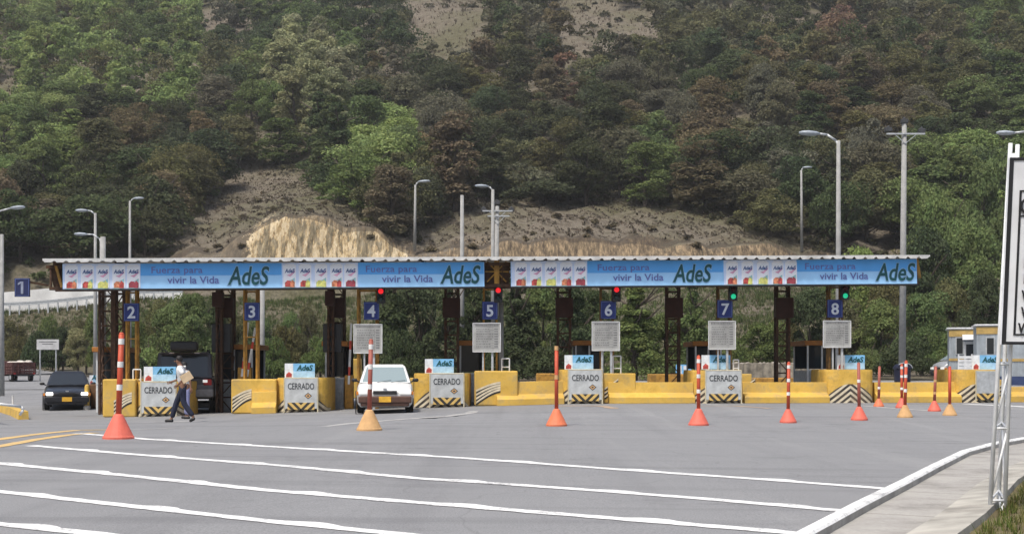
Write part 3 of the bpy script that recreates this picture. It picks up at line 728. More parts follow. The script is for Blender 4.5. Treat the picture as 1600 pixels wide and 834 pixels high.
def wall(pa, pb, ytop, ybase_a, ybase_b, label, dy=.15):
    A, B = gp(pa, YT(pa) + .15 + dy), gp(pb, YT(pb) + .15 + dy); r = thing("low_barrier_wall", label, "barrier", A, group="low yellow walls between the islands")
    s = F / A.y; h = P(pa, ytop, A.y).z - A.z; d = B - A
    prof = [(-.30, 0), (-.30, .20), (-.04, .34), (.0, h), (.22, h), (.22, 0)]; n = 14; rs = []
    u = Vector((-d.y, d.x, 0)).normalized()
    for i in range(n + 1):
        p = d * (i / n); rs.append([(p.x + u.x * k, p.y + u.y * k, p.z + z) for k, z in prof])
    MB().rings(rs).build("wall", M_YW, r, bevel=.012); return r
def block(px0, px1, ytop, ybase, label, chev=None, depth=1.0, m=None, cat="barrier"):
    pm = (px0 + px1) / 2
    c = gp(pm, YT(pm) + .05) if ybase >= 627 and px0 > 150 else at(pm, ybase)
    s = F / c.y; w = (px1 - px0) / s; h = P(pm, ytop, c.y).z - c.z
    r = thing("barrier_block", label, cat, (c.x, c.y + depth / 2, c.z), group="yellow island barriers")
    MB().box((0, 0, h / 2), (w, depth, h)).build("block", m or M_YW, r, bevel=.04)
    if chev:
        st = MB(); x0, x1 = (chev[0] - (px0 + px1) / 2) / s, (chev[1] - (px0 + px1) / 2) / s; sgn = chev[2]
        for k in range(4):      # curved chevrons sweeping up towards the lane
            rs0 = []
            for i in range(9):
                u = i / 8; x = x0 + (x1 - x0) * u if sgn > 0 else x1 + (x0 - x1) * u
                z = .02 + k * .125 + (.42 - .05 * k) * math.sin(u * 1.35)
                rs0.append((x, z))
            for j, (mi, dz) in enumerate(((0, -.01), (1, .05))):
                vs_ = [(x, -depth / 2 - .006 - j * .002, z + dz) for x, z in rs0] + [(x, -depth / 2 - .006 - j * .002, z + dz + .065) for x, z in rs0]
                st.add([v for v in vs_], [(i, i + 1, 10 + i, 9 + i) for i in range(8)], mi)
        st.build("chevron_bars", [M_BLACK, mat("cream_paint", (.66, .58, .42), .7)], r, fix=False)
    return r
M_BRD = mat("closed_board_white", (.50, .52, .52), .6, scale=4, dirt=.2); M_BRDT = mat("closed_board_text", (.05, .055, .06), .6)
def closed_board(px0, py0, px1, py1, label, blank=False):
    pm = (px0 + px1) / 2; c = gp(pm, YT(pm) - .2); s = F / c.y; w = (px1 - px0) / s; h = P(pm, py0, c.y).z - c.z
    r = thing("closed_lane_board", label, "board", (c.x, c.y - .06, c.z), group="boards reading CERRADO")
    MB().box((0, 0, .08 + h / 2), (w, .03, h - .08)).build("panel", M_BRD if not blank else M_GALV, r, bevel=.006)
    b = MB(); hb = .22; b.box((0, -.02, .20), (w * .84 if not blank else w, .012, hb)); b.build("warning_band", M_BAND, r)
    f = MB()
    for x in (-w / 2 - .02, w / 2 + .02): f.tube((x, 0, 0), (x, 0, h + .04), .022); f.tube((x, -.2, 0), (x, .12, .02), .02)
    f.tube((-w / 2 - .02, 0, h + .03), (w / 2 + .02, 0, h + .03), .022); f.build("frame", mat("pale_yellow_tube", (.55, .50, .36), .5), r)
    if not blank:
        t = MB(); t.text("CERRADO", .27, (0, -.02, h * .70), 0, bold=.004, align='CENTER', sx=1); xs = [v[0] for v in t.v]; k = w * .82 / (max(xs) - min(xs)); t.v = [(v[0] * k, v[1], v[2]) for v in t.v]
        q, z = w * .22, h * .50; k = .10
        for kk, mi in ((k, 0), (k * .72, 1), (k * .35, 0)): t.add([(q - kk * 1.25, -.018 - (k - kk) * .05, z), (q, -.018 - (k - kk) * .05, z - kk), (q + kk * 1.25, -.018 - (k - kk) * .05, z), (q, -.018 - (k - kk) * .05, z + kk)], [(0, 1, 2, 3)], mi)
        t.build("lettering", [M_BRDT, M_TAN], r, fix=False)
    return r
def ad_board(px0, py0, px1, py1, Y, zbase, label):
    p = P((px0 + px1) / 2, py1, Y); w = (px1 - px0) / F * Y; h = (py1 - py0) / F * Y
    r = thing("small_advert_board", label, "board", (p.x, p.y, zbase), group="small drink advert boards on the islands"); z0 = p.z - zbase
    b = MB(); b.box((w * .14, 0, z0 + h * .73), (w * .72, .03, h * .54), 0); b.box((w * .14, 0, z0 + h * .24), (w * .72, .03, h * .44), 1); b.box((-w * .36, 0, z0 + h / 2 + .002), (w * .28, .03, h * .99), 2)
    b.build("panel", [mat("advert_sky_blue", (.20, .48, .78), .5), mat("advert_pale_blue", (.38, .62, .86), .5), mat("advert_white", (.72, .78, .84), .5)], r)
    t = MB(); t.text("AdeS", .24, (w * .16, -.02, z0 + h * .52), 0, shear=.2, bold=.008, align='CENTER', sx=.95)
    t.add([(-w * .46, -.018, z0 + .02), (-w * .27, -.018, z0 + .02), (-w * .26, -.018, z0 + h * .28), (-w * .36, -.018, z0 + h * .42), (-w * .45, -.018, z0 + h * .25)], [(0, 1, 2, 3, 4)], 1)
    t.build("print", [M_BGRN, M_CRD], r, fix=False)
    l = MB(); l.beam((-w * .3, .04, 0), (-w * .3, .04, z0 + h * .5), .03, .03); l.beam((w * .3, .04, 0), (w * .3, .04, z0 + h * .5), .03, .03); l.build("legs", M_GALV, r)
def top_of(c, s, yb, yt): return c.z - .01
# island 2
block(160, 212, 592, 644, "yellow concrete block with cream chevrons under lane sign 2", chev=(178, 206, 1))
r, c, s = nose(210, 284, 596, 651, "rounded yellow island nose behind the walking man"); closed_board(222, 598, 275, 649, "white CERRADO board partly hidden by the walking man")
ad_board(225, 572.5, 275, 595.5, c.y + .5, top_of(c, s, 651, 596), "small blue advert board behind the walking man's back")
# island 3
block(361, 432, 592, 640, "yellow concrete block with curved chevrons under lane sign 3", chev=(363, 393, 1)); wall(394, 432, 612, 642, 642, "short low yellow ledge between chevron block and nose under lane sign 3", dy=-.25)
r, c, s = nose(430, 510, 590, 644, "rounded yellow island nose between lane signs 3 and 4"); closed_board(446, 592, 496, 641, "white CERRADO board between lane signs 3 and 4")
ad_board(445, 567.5, 492, 590, c.y + .5, top_of(c, s, 644, 590), "small blue advert board on the nose between lane signs 3 and 4")
# island 4
r, c, s = nose(645, 733, 583, 637, "rounded yellow island nose right of the white car"); closed_board(673, 585, 724, 634, "white CERRADO board right of the white car")
ad_board(664, 560.5, 709, 583, c.y + .5, top_of(c, s, 637, 583), "small blue advert board right of the white car")
# island 5
block(741, 809, 579, 627, "yellow concrete block with curved chevrons under lane sign 5", chev=(744, 782, 1)); wall(776, 880, 597, 629, 630, "low yellow wall between lane signs 5 and 6", dy=-.05)
# island 6
r, c, s = nose(875, 944, 577, 631, "rounded yellow island nose left of lane sign 6", ext=(995, 580)); closed_board(889, 579, 940, 628, "white CERRADO board beneath lane sign 6")
ad_board(882, 554.5, 927, 577, c.y + .5, top_of(c, s, 631, 577), "small blue advert board left of lane sign 6")
wall(950, 1083, 597, 629, 630, "low yellow wall between lane signs 6 and 7", dy=-.02)
# island 7
r, c, s = nose(1081, 1160, 578, 631, "rounded yellow island nose beneath lane sign 7", ext=(1178, 581)); closed_board(1103, 580, 1157, 629, "white CERRADO board beneath lane sign 7")
ad_board(1096, 554.5, 1141, 577, c.y + .5, top_of(c, s, 631, 578), "small blue advert board beneath lane sign 7")
wall(1160, 1292, 597, 629, 629, "low yellow wall between lane signs 7 and 8", dy=-.02)
# island 8
r, c, s = nose(1290, 1368, 577, 629, "rounded yellow island nose with bare chevrons beneath lane sign 8")
ad_board(1308, 554.5, 1351, 577, c.y + .5, top_of(c, s, 629, 577), "small blue advert board beneath lane sign 8")
wall(1366, 1497, 597, 628, 628, "low yellow wall behind the cluster of traffic cones", dy=.1)
# island 9
r, c, s = nose(1495, 1562, 577, 628, "rounded yellow island nose beside the white roadside sign", ext=(1572, 590)); closed_board(1525, 581, 1559, 625, "blank grey board on the nose beside the roadside sign", blank=True)['group'] = ""
ad_board(1519, 554.5, 1560, 577.5, c.y + .5, top_of(c, s, 628, 577), "small blue advert board left of the sign's white legs")
wall(1572, 1700, 604, 624, 622, "low yellow wall running out of the picture past the roadside sign", dy=.4)
# left-most small island behind the black car
r = block(137, 168, 600, 638, "small brown block with yellow edge right of the black car", m=mat("brown_block", (.14, .07, .03), .8), depth=.8)
c = r.location; ad_board(140, 586, 161, 600, c.y, c.z + 38 / F * c.y, "smallest blue advert board right of the black car")
post = at(136, 640); t = thing("yellow_post", "short yellow marker post beside the black car", "post", post)
MB().lathe([(.09, 0), (.09, .8), (.07, .9), (.02, .93)], n=12).build("shaft", M_YW, t, smooth=False); MB().lathe([(.13, 0), (.13, .12), (.1, .16)], n=12).build("foot", M_CONC, t)
# white tube handrails on the islands
for px, y0, y1, w, n_ in ((214, 577, 598, 12, 2), (790, 560, 578, 12, 5), (964, 556, 580, 12, 6), (1150, 562, 580, 8, 7)):
    Y = YT(px) + .4; a_, b2 = P(px - w / 2, y1, Y), P(px + w / 2, y0, Y); g = gp(px, Y); t = thing("handrail", f"small white tube loop rail near lane sign {n_}", "rail", g, group="tube loop rails")
    a_ -= g; b2 -= g; MB().path([(a_.x, 0, 0), (a_.x, 0, b2.z), (b2.x, 0, b2.z), (b2.x, 0, 0)], .022).tube((a_.x, 0, a_.z + .1), (b2.x, 0, a_.z + .1), .02).build("tube_loop", M_WHITE, t)

# ---------------------------------------------------------------- toll booths and raised barrier arms
def booth(px0, px1, ytop, label, back=4.2, panel=None):
    Y = YT(px0) + back; c = gp((px0 + px1) / 2, Y); w = (px1 - px0) / F * Y; h = EZ + (HZ - ytop) / F * Y - c.z; d = 2.2
    r = thing("toll_booth", label, "booth", c, group="toll booths behind the barriers")
    MB().box((0, 0, h - .08), (w + .2, d + .25, .17)).build("roof", M_ORANGE, r, bevel=.02)
    b = MB(); 
    nr = max(4, int(w / .09))
    b.box((0, 0, .5), (w - .06, d - .06, 1.0))
    for i in range(nr): b.box((-w / 2 + .06 + (w - .12) * i / (nr - 1), -d / 2 + .02, .5), (.035, .03, 1.0))
    b.build("wall", panel or M_GALV, r)
    f = MB()
    for x in (-w / 2 + .03, w / 2 - .03, 0 if w > .8 else w / 2 - .03):
        for y in (-d / 2 + .03, d / 2 - .03): f.box((x, y, h / 2), (.055, .055, h - .1))
    f.box((0, -d / 2 + .02, 1.02), (w, .07, .05)); f.build("frame", M_WHITE, r)
    MB().box((0, -d / 2 + .06, (h + 1.0) / 2), (w - .1, .01, h - 1.15)).build("window", M_GLASS, r)
    MB().box((0, d / 2 - .06, (h + 1.0) / 2), (w - .1, .01, h - 1.15)).build("window", M_GLASS, r)
booth(348, 405, 539, "toll booth with orange roof band under lane sign 3"); booth(515, 546, 534, "narrow dark toll booth left of lane sign 4", back=3.6)
booth(720, 752, 533, "toll booth between the white car's island and lane sign 5"); booth(896, 940, 533, "toll booth left of lane sign 6")
booth(1079, 1120, 534, "toll booth left of lane sign 7"); booth(1250, 1296, 533, "toll booth left of lane sign 8"); booth(166, 200, 543, "toll booth behind the tall leftmost cone", back=4.5)
for px, x2, y0, y1, lab in ((378, 388, 588, 503, "raised white barrier arm leaning under lane sign 3"), (386, 399, 588, 512, "second raised white arm close to lane sign 3"), (545, 549, 600, 505, "raised white barrier arm left of lane sign 4")):
    Y = YT(px) + 1.8; g = gp(px, Y); a_ = P(px, y0, Y) - g; b2 = P(x2, y1, Y) - g; t = thing("raised_barrier", lab, "barrier arm", g, group="raised barrier arms")
    MB().box((0, .12, a_.z / 2 + .15), (.28, .25, a_.z + .3)).build("cabinet", M_OCHRE, t, bevel=.02)
    b = MB(); n_ = 7
    for i in range(n_): b.beam(a_.lerp(b2, i / n_), a_.lerp(b2, (i + 1) / n_), .07, .04, 1 if i % 3 == 1 else 0)
    b.build("arm", [M_WHITE, M_RED], t)
# brown blocks and yellow kerb seen through the lanes
block(1015, 1080, 584, 606, "low brown barrier behind the wall between lane signs 6 and 7", m=M_OCHRE); block(838, 880, 583, 606, "low brown barrier behind the wall left of lane sign 6", m=M_OCHRE)
block(1182, 1250, 590, 606, "low brown barrier behind the wall right of lane sign 7", m=M_OCHRE); block(300, 345, 600, 622, "low dark block deep in the lane beside the dark off-roader", m=M_DGREY)
block(546, 560, 560, 622, "narrow yellow block left of the white car", depth=1.2)
block(640, 646, 590, 612, "thin yellow post block behind the white car's mirror", depth=.5)
# left traffic island kerb with white rail
ka = [at(-60, 628), at(0, 641), at(22, 648), at(37, 655)]
k_ = path_solid("kerb", [Vector(p) for p in ka], [(-.15, 0), (-.13, .25), (.13, .25), (.15, 0)], [M_YW])
t = thing("guard_tube", "thin white bent tube rail over the yellow kerb at the left", "rail", at(30, 645)); g = t.location
pts = [at(-40, 648), at(34, 652)]; MB().path([P(-40, 632, pts[0].y) - g, P(0, 631, 32.5) - g, P(33, 635, 33) - g, P(36, 640, 33) - g, P(31, 648, 33) - g], .035).build("tube", M_WHITE, t, smooth=True)
pst = at(20, 646); MB().tube(pst - g, (pst.x - g.x, pst.y - g.y, P(20, 633, 32.8).z - g.z), .03).build("post", M_WHITE, t)

# ---------------------------------------------------------------- traffic cones with tall tubes
def delineator(px, py, ptop, wpx, mc, mt, label, lean=0.0, bands=(.30, .58, .86), faded=False):
    c = at(px, py); s = F / c.y; h = (py - ptop) / s; rr = wpx / s / 2; hc = rr * 1.55
    r = thing("traffic_delineator", label, "traffic cone", c, group="tall traffic delineators on the plaza")
    MB().lathe([(rr, 0), (rr, .035), (rr * .93, .06), (rr * .30, hc), (rr * .18, hc + .02)], n=24).build("cone", mc, r, smooth=False)
    tr = max(.038, rr * .175); tx = lean * h
    MB().tube((0, 0, hc * .8), (tx, 0, h - .03), tr * 1.06, tr, 14).build("tube", mt, r, smooth=True)
    MB().ball((tx, 0, h - .03), tr, 0, 12).build("cap", mt, r, smooth=True)
    for b_ in bands:
        z = hc + (h - hc) * b_; k = (z - hc * .8) / (h - .03 - hc * .8)
        MB().tube((tx * k, 0, z), (tx * (k + .05), 0, z + h * .055), tr * 1.09, tr * 1.08, 14, caps=False).build("reflective_band", M_REFL if not faded else M_TAN, r, smooth=True)
M_TUBE = mat("orange_tube", (.50, .075, .03), .55, var=.08, scale=8, dirt=.2); M_TUBEF = mat("faded_red_tube", (.36, .10, .07), .6, var=.1, scale=8, dirt=.3)
delineator(185, 685, 520, 48, M_CRED, M_TUBE, "tallest orange cone tube, standing alone at the left above the stripes", lean=.03)
delineator(577, 672, 530, 40, M_TAN, M_TUBEF, "faded red tube in a tan cone in front of the white car", lean=.02)
delineator(869.5, 665, 545, 33, M_FORANGE, M_TUBE, "orange cone tube in front of the low wall left of lane sign 6", bands=(.5, .98), faded=True)
delineator(1091.5, 664, 555, 32, M_CRED, M_TUBE, "coral cone tube left of the CERRADO board under lane sign 7")
delineator(1231.5, 660, 565, 26, M_CRED, M_TUBE, "coral cone tube in front of the low wall between lane signs 7 and 8", lean=.01)
delineator(1342.5, 656, 566, 26, M_CRED, M_TUBEF, "red cone tube in front of the bare chevron nose", bands=(.55,), lean=-.01)
delineator(1373, 635, 572, 16, M_FORANGE, M_TUBEF, "smallest pale cone tube close to the yellow wall", bands=(.3,), lean=.02)
delineator(1409, 637, 568, 19, M_CRED, M_TUBE, "red cone tube half hidden behind a tan cone", bands=(.25, .6, .85))
delineator(1414, 652, 563, 24, M_TAN, M_TUBE, "tan cone with red tube in front of the dark litter bin", bands=(.3, .62, .86), lean=.02)
delineator(1460, 642, 572, 20, M_CRED, M_TUBEF, "red cone tube left of the rearmost tan cone", bands=(.2, .55), lean=.03, faded=True)
delineator(1484, 649, 572, 22, M_TAN, M_TUBE, "tan cone with plain red tube beside the right-hand island nose", bands=())
# ================================================================ vehicles
def lerp3(a, b, t): return Vector(a).lerp(Vector(b), t)
def quad_in(b, c4, u0, u1, v0, v1, off, mi=0, th=.012):
    """panel inset on a quad c4 = (bl, br, tr, tl), pushed out by off"""
    c4 = [Vector(c) for c in c4]
    f = lambda u, v: (c4[0].lerp(c4[1], u)).lerp(c4[3].lerp(c4[2], u), v)
    n = (c4[1] - c4[0]).cross(c4[3] - c4[0]).normalized()
    o = [f(u0, v0), f(u1, v0), f(u1, v1), f(u0, v1)]
    b.rings([[p + n * (off - th) for p in o], [p + n * off for p in o]], mi)
def car(name, label, cat, loc, rz, L, W_, Ht, paint, low, cfg):
    r = thing(name, label, cat, loc, rz); hw = W_ / 2
    st = cfg['st']; rs = []
    for t, zb, zt, k in st:
        y = -L / 2 + L * t; w = hw * k; zm = zb + (zt - zb) * .55
        rs.append([(-w * .88, y, zb), (-w * .985, y, zb + .10), (-w, y, zm), (-w * .985, y, zt - .09), (-w * .93, y, zt - .025), (-w * .80, y, zt), (-w * .4, y, zt + .018), (0, y, zt + .022),
                   (w * .4, y, zt + .018), (w * .80, y, zt), (w * .93, y, zt - .025), (w * .985, y, zt - .09), (w, y, zm), (w * .985, y, zb + .10), (w * .88, y, zb)])
    body = MB().rings(rs).build("body", paint, r, smooth=True, bevel=cfg.get("bb", .02))
    g = cfg['g']; y0, y1, ry0, ry1 = [-L / 2 + L * t for t in g[:4]]; zb = cfg['belt']; wb, wr = hw * .93, hw * g[4]
    B_ = [(-wb, y0, zb - .02), (wb, y0, zb - .02), (wb, y1, zb), (-wb, y1, zb)]; T_ = [(-wr, ry0, Ht - .05), (wr, ry0, Ht - .05), (wr, ry1, Ht - .04), (-wr, ry1, Ht - .04)]
    T2 = [(-wr * .86, ry0 + .12, Ht), (wr * .86, ry0 + .12, Ht), (wr * .86, ry1 - .12, Ht), (-wr * .86, ry1 - .12, Ht)]
    MB().rings([B_, T_, T2]).build("cabin", paint, r, bevel=cfg.get("cabev", .035), seg=3, smooth=True)
    for nm, c4, uv, mg in (("windscreen", (B_[0], B_[1], T_[1], T_[0]), (.055, .945, .06, .93), cfg.get('wg', M_GLASS)), ("rear_window", (B_[2], B_[3], T_[3], T_[2]), (.07, .93, .08, .92), M_GLASS)):
        b = MB(); quad_in(b, c4, *uv, .006); b.build(nm, mg, r)
    for c4 in ((B_[1], B_[2], T_[2], T_[1]), (B_[3], B_[0], T_[0], T_[3])):
        for u0, u1 in ((.06, .40), (.43, .70), (.73, .93)):
            b = MB(); quad_in(b, c4, u0, u1, .10, .88, .006); b.build("side_window", M_GLASS, r)
    wr_ = cfg.get('wr', .29)
    for t in cfg['wh']:
        for sx in (-1, 1):
            y = -L / 2 + L * t; o = MB().lathe([(wr_ - .03, -.095), (wr_, -.07), (wr_, .07), (wr_ - .03, .095)], (sx * (hw - .10), y, wr_), 24, 0, 'x').build("wheel", M_RUBBER, r, smooth=True)
            MB().lathe([(.02, -.105), (wr_ * .55, -.10), (wr_ * .62, -.085), (wr_ * .62, .085), (wr_ * .55, .10), (.02, .105)], (sx * (hw - .10), y, wr_), 16, 0, 'x').build("rim", M_GALV, o)
            MB().lathe([(wr_ + .05, -.02), (wr_ + .05, .0)], (sx * (hw + .004 - (0 if sx > 0 else -.02)), y, wr_ + .01), 20, 0, 'x').build("wheel_arch", M_BLACK, r)
    yf = -L / 2
    if cfg.get('front', True):
        MB().box((0, yf - .03, .40), (W_ * .94, .14, .20)).box((0, yf - .0, .27), (W_ * .86, .14, .12)).build("front_bumper", low, r, bevel=.035, smooth=False)
        MB().box((0, yf - .02, .60), (W_ * cfg.get('gw', .42), .06, .10)).build("grille", M_BLACK, r, bevel=.01)
        for sx in (-1, 1):
            MB().box((sx * hw * cfg.get('hx', .72), yf + .0, .605), (hw * cfg.get('hwid', .42), .09, cfg.get('hh', .13))).build("headlight", cfg['hl'], r, bevel=.03)
            MB().box((sx * hw * .97, yf + .10, .58), (hw * .08, .16, .10)).build("indicator", mat("indicator_amber", (.6, .2, .03), .3), r, bevel=.01)
            m_ = MB().ball((sx * (hw + .09), y0 + .30, zb + .06), .085, 0, 10, (1.1, .55, .75)).tube((sx * (hw - .06), y0 + .32, zb), (sx * (hw + .05), y0 + .3, zb + .05), .02); m_.build("mirror", M_BLACK, r, smooth=True)
            a_ = lerp3(B_[0], B_[1], .5 + sx * .03 - .02); w_ = MB(); p0 = lerp3(B_[0], B_[1], .35 if sx < 0 else .62); p1 = lerp3(lerp3(B_[0], B_[1], .62 if sx < 0 else .9), lerp3(T_[0], T_[1], .62 if sx < 0 else .9), .10)
            w_.beam(p0 + Vector((0, -.03, .02)), p1 + Vector((0, -.03, .03)), .015, .012); w_.build("wiper", M_BLACK, r)
        pl = MB().box((0, yf - .115, .41), (.34, .02, .16)).build("number_plate", mat("plate_yellow", (.75, .42, .04), .5), r)
        MB().box((0, yf + .03, .70), (.10, .03, .04)).build("badge", M_GALV, r)
    MB().box((0, 0, .26), (W_ * .82, L * .86, .16)).build("underbody", M_BLACK, r)
    return r
hatch = dict(st=[(0, .26, .60, .90), (.015, .20, .66, .95), (.06, .18, .72, .98), (.14, .18, .78, 1), (.27, .18, .86, 1), (.5, .18, .90, 1), (.85, .20, .92, 1), (.97, .24, .88, .97), (1, .3, .70, .92)],
             g=(.25, .93, .46, .84, .74), belt=.88, wh=(.17, .80), hl=mat("headlight_clear", (.75, .76, .74), .2, emit=(1, .98, .92), estr=.25), wg=M_GLASSL)
M_CARW = mat("white_car_paint", (.72, .72, .70), .3, var=.02, dirt=.06); M_CARB = mat("black_car_paint", (.018, .019, .024), .18, var=.03); M_CARL = mat("brown_bumper", (.10, .05, .035), .6)
M_CARG = mat("offroader_grey_paint", (.040, .036, .042), .3, var=.05); M_SILV = mat("silver_paint", (.42, .43, .44), .35, metal=.3, var=.03)
cy = at(600, 646); car("white_car", "white hatchback with yellow plate driving towards the viewer beside lane sign 4", "car", (cy.x - .15, cy.y + 1.85, cy.z), math.radians(5.5), 3.7, 1.60, 1.40, M_CARW, M_CARL, hatch)
sed = dict(hatch); sed.update(hx=.74, hwid=.30, hh=.12, cabev=.08, st=[(0, .28, .60, .86), (.02, .22, .66, .94), (.07, .18, .72, .98), (.14, .18, .78, 1), (.28, .18, .88, 1), (.5, .18, .92, 1), (.85, .20, .96, 1), (.97, .26, .94, .96), (1, .3, .72, .9)],
           g=(.24, .90, .42, .76, .72), belt=.90, gw=.34, hl=mat("headlight_lit", (.8, .8, .8), .2, emit=(1, .97, .9), estr=1.6), wg=M_GLASS)
cy = at(107, 641); car("black_car", "black sedan with lit headlights and yellow plate leaving the leftmost lane", "car", (cy.x - .7, cy.y + 2.0, cy.z), math.radians(18), 4.3, 1.62, 1.42, M_CARB, M_CARB, sed)
# dark off-roader seen from behind
suv = dict(st=[(0, .5, .95, .95), (.02, .48, 1.08, .98), (.3, .46, 1.18, 1), (.6, .46, 1.18, 1), (.96, .48, 1.18, 1), (1, .52, 1.14, .97)], g=(.24, .985, .36, .95, .88), belt=1.16, wh=(.2, .8), wr=.40, front=False, hl=M_GALV)
Y = YT(290) + 1.6; g = gp(287, Y)
v = car("off_road_vehicle", "dark grey off-roader with roof luggage seen from behind in the lane beside sign 3", "off-roader", (g.x - .45, g.y + 2.2, g.z), math.pi + math.radians(12), 4.4, 1.92, 2.02, M_CARG, M_DGREY, suv)
yb = 2.2
MB().box((0, yb + .06, .68), (1.86, .18, .26)).build("rear_bumper", mat("bumper_grey", (.16, .16, .17), .5), v, bevel=.04)
for sx in (-1, 1):
    MB().box((sx * .74, yb + .01, 1.04), (.26, .06, .20)).build("tail_light", mat("tail_lamp_red", (.35, .015, .015), .3), v, bevel=.02)
    MB().box((sx * .66, yb + .045, 1.07), (.15, .03, .09)).build("reversing_light", mat("tail_lamp_white", (.9, .88, .85), .3, emit=(1, .95, .9), estr=.3), v, bevel=.01)
    MB().tube((sx * .72, -1.2, 2.09), (sx * .72, 1.9, 2.09), .022).tube((sx * .72, -1.1, 2.0), (sx * .72, -1.1, 2.09), .018).tube((sx * .72, 1.8, 2.0), (sx * .72, 1.8, 2.09), .018).build("roof_rail", M_BLACK, v)
MB().box((0, yb + .03, .86), (.5, .03, .14)).build("number_plate", MATS["plate_yellow"], v)
MB().box((.0, yb + .04, 1.30), (.45, .02, .05)).tube((-.5, yb + .05, 1.2), (.1, yb + .06, 1.26), .012).build("wiper", M_BLACK, v)
MB().box((0, yb - .2, 2.20), (.86, 1.3, .32)).build("roof_luggage", M_BLACK, v, bevel=.10, seg=4)
MB().box((0, yb - .02, 1.99), (1.5, .16, .05)).build("spoiler", M_CARG, v, bevel=.02)
for sx in (-1, 1): MB().box((sx * .40, yb + .065, 1.985), (.16, .02, .035)).build("brake_lamp", mat("pale_lamp", (.45, .4, .4), .4), v)
MB().box((0, yb - .005, .86), (1.8, .05, .20)).build("tailgate_panel", mat("tailgate_grey", (.09, .088, .10), .4), v, bevel=.02)
for sx in (-1, 1): MB().box((sx * 1.03, -1.0, 1.22), (.18, .08, .20)).build("mirror", M_BLACK, v, bevel=.03)
# maroon stake truck
g = at(27, 596); t = thing("stake_truck", "small maroon stake-bed truck loaded with pale sacks on the far left road", "truck", g, math.radians(42))
M_MAR = mat("maroon_wood", (.10, .04, .035), .8, var=.25, scale=6)
bb = MB(); bb.box((0, 0, .62), (1.75, 2.6, .10))
for z in (.80, 1.0, 1.2, 1.38):
    for x in (-.86, .86): bb.box((x, 0, z), (.035, 2.6, .15))
    for y in (-1.3, 1.3): bb.box((0, y, z), (1.74, .035, .15))
for i in range(7):
    y = -1.28 + i * 2.56 / 6
    for x in (-.89, .89): bb.box((x, y, 1.02), (.05, .06, .88))
for i in range(5):
    for y in (-1.33, 1.33): bb.box((-.8 + i * .4, y, 1.02), (.06, .05, .88))
bb.build("stake_bed", M_MAR, t)
for i, (x, y) in enumerate(((-.5, -.9), (0, -.9), (.5, -.9), (-.45, 0), (.2, 0), (.5, .7), (-.2, .8))):
    MB().ball((x, y, 1.38 + .04 * (i % 3)), .30, 0, 12, (1, 1.3, .6)).build("sack", mat("sack_cloth", (.55, .50, .44), .9), t, smooth=True)
cb = MB(); cb.rings([[(-.8, 1.4, .45), (.8, 1.4, .45), (.8, 3.0, .45), (-.8, 3.0, .45)], [(-.82, 1.4, 1.05), (.82, 1.4, 1.05), (.82, 2.98, .98), (-.82, 2.98, .98)], [(-.70, 1.45, 1.55), (.70, 1.45, 1.55), (.70, 2.4, 1.55), (-.70, 2.4, 1.55)]]); cb.build("cab", mat("truck_cab_maroon", (.12, .03, .03), .4), t, bevel=.06)
b = MB(); quad_in(b, ((.82, 1.4, 1.05), (.82, 2.98, .98), (.70, 2.4, 1.55), (.70, 1.45, 1.55)), .15, .85, .12, .88, .008); b.build("side_window", M_GLASS, t)
b = MB(); quad_in(b, ((-.82, 2.98, .98), (-.82, 1.4, 1.05), (-.70, 1.45, 1.55), (-.70, 2.4, 1.55)), .15, .85, .12, .88, .008); b.build("side_window", M_GLASS, t)
b = MB(); quad_in(b, ((-.82, 1.4, 1.05), (.82, 1.4, 1.05), (.70, 1.45, 1.55), (-.70, 1.45, 1.55)), .15, .85, .2, .88, .008); b.build("rear_window", M_GLASS, t)
MB().box((0, .6, .5), (.7, 4.4, .14)).box((0, -1.36, .5), (1.5, .06, .12)).build("chassis", M_BLACK, t)
for x in (-.72, .72):
    for y in (-.75, 2.35):
        o = MB().lathe([(.30, -.1), (.34, -.07), (.34, .07), (.30, .1)], (x, y, .34), 18, 0, 'x').build("wheel", M_RUBBER, t, smooth=True); MB().lathe([(.02, -.11), (.17, -.1), (.17, .1), (.02, .11)], (x, y, .34), 12, 0, 'x').build("rim", M_GALV, o)
    MB().box((x, -1.40, .62), (.16, .03, .1)).build("tail_light", MATS["tail_lamp_red"], t)
t.scale = (.86, .86, .86)
# silver van behind the guard cabin
van = dict(st=[(0, .30, .70, .88), (.03, .24, .85, .96), (.10, .2, .98, 1), (.22, .2, 1.08, 1), (.6, .2, 1.12, 1), (.97, .24, 1.12, .98), (1, .3, 1.0, .94)], g=(.10, .985, .33, .95, .80), belt=1.06, wh=(.18, .78), wr=.31, gw=.4, hl=hatch['hl'], wg=M_GLASSL)
Y = 70; g = gp(1462, Y); car("silver_van", "silver van nosing out from behind the guard cabins at the right", "van", (g.x + 2.3, g.y, g.z), math.radians(-84), 4.6, 1.75, 1.75, M_SILV, M_DGREY, van)

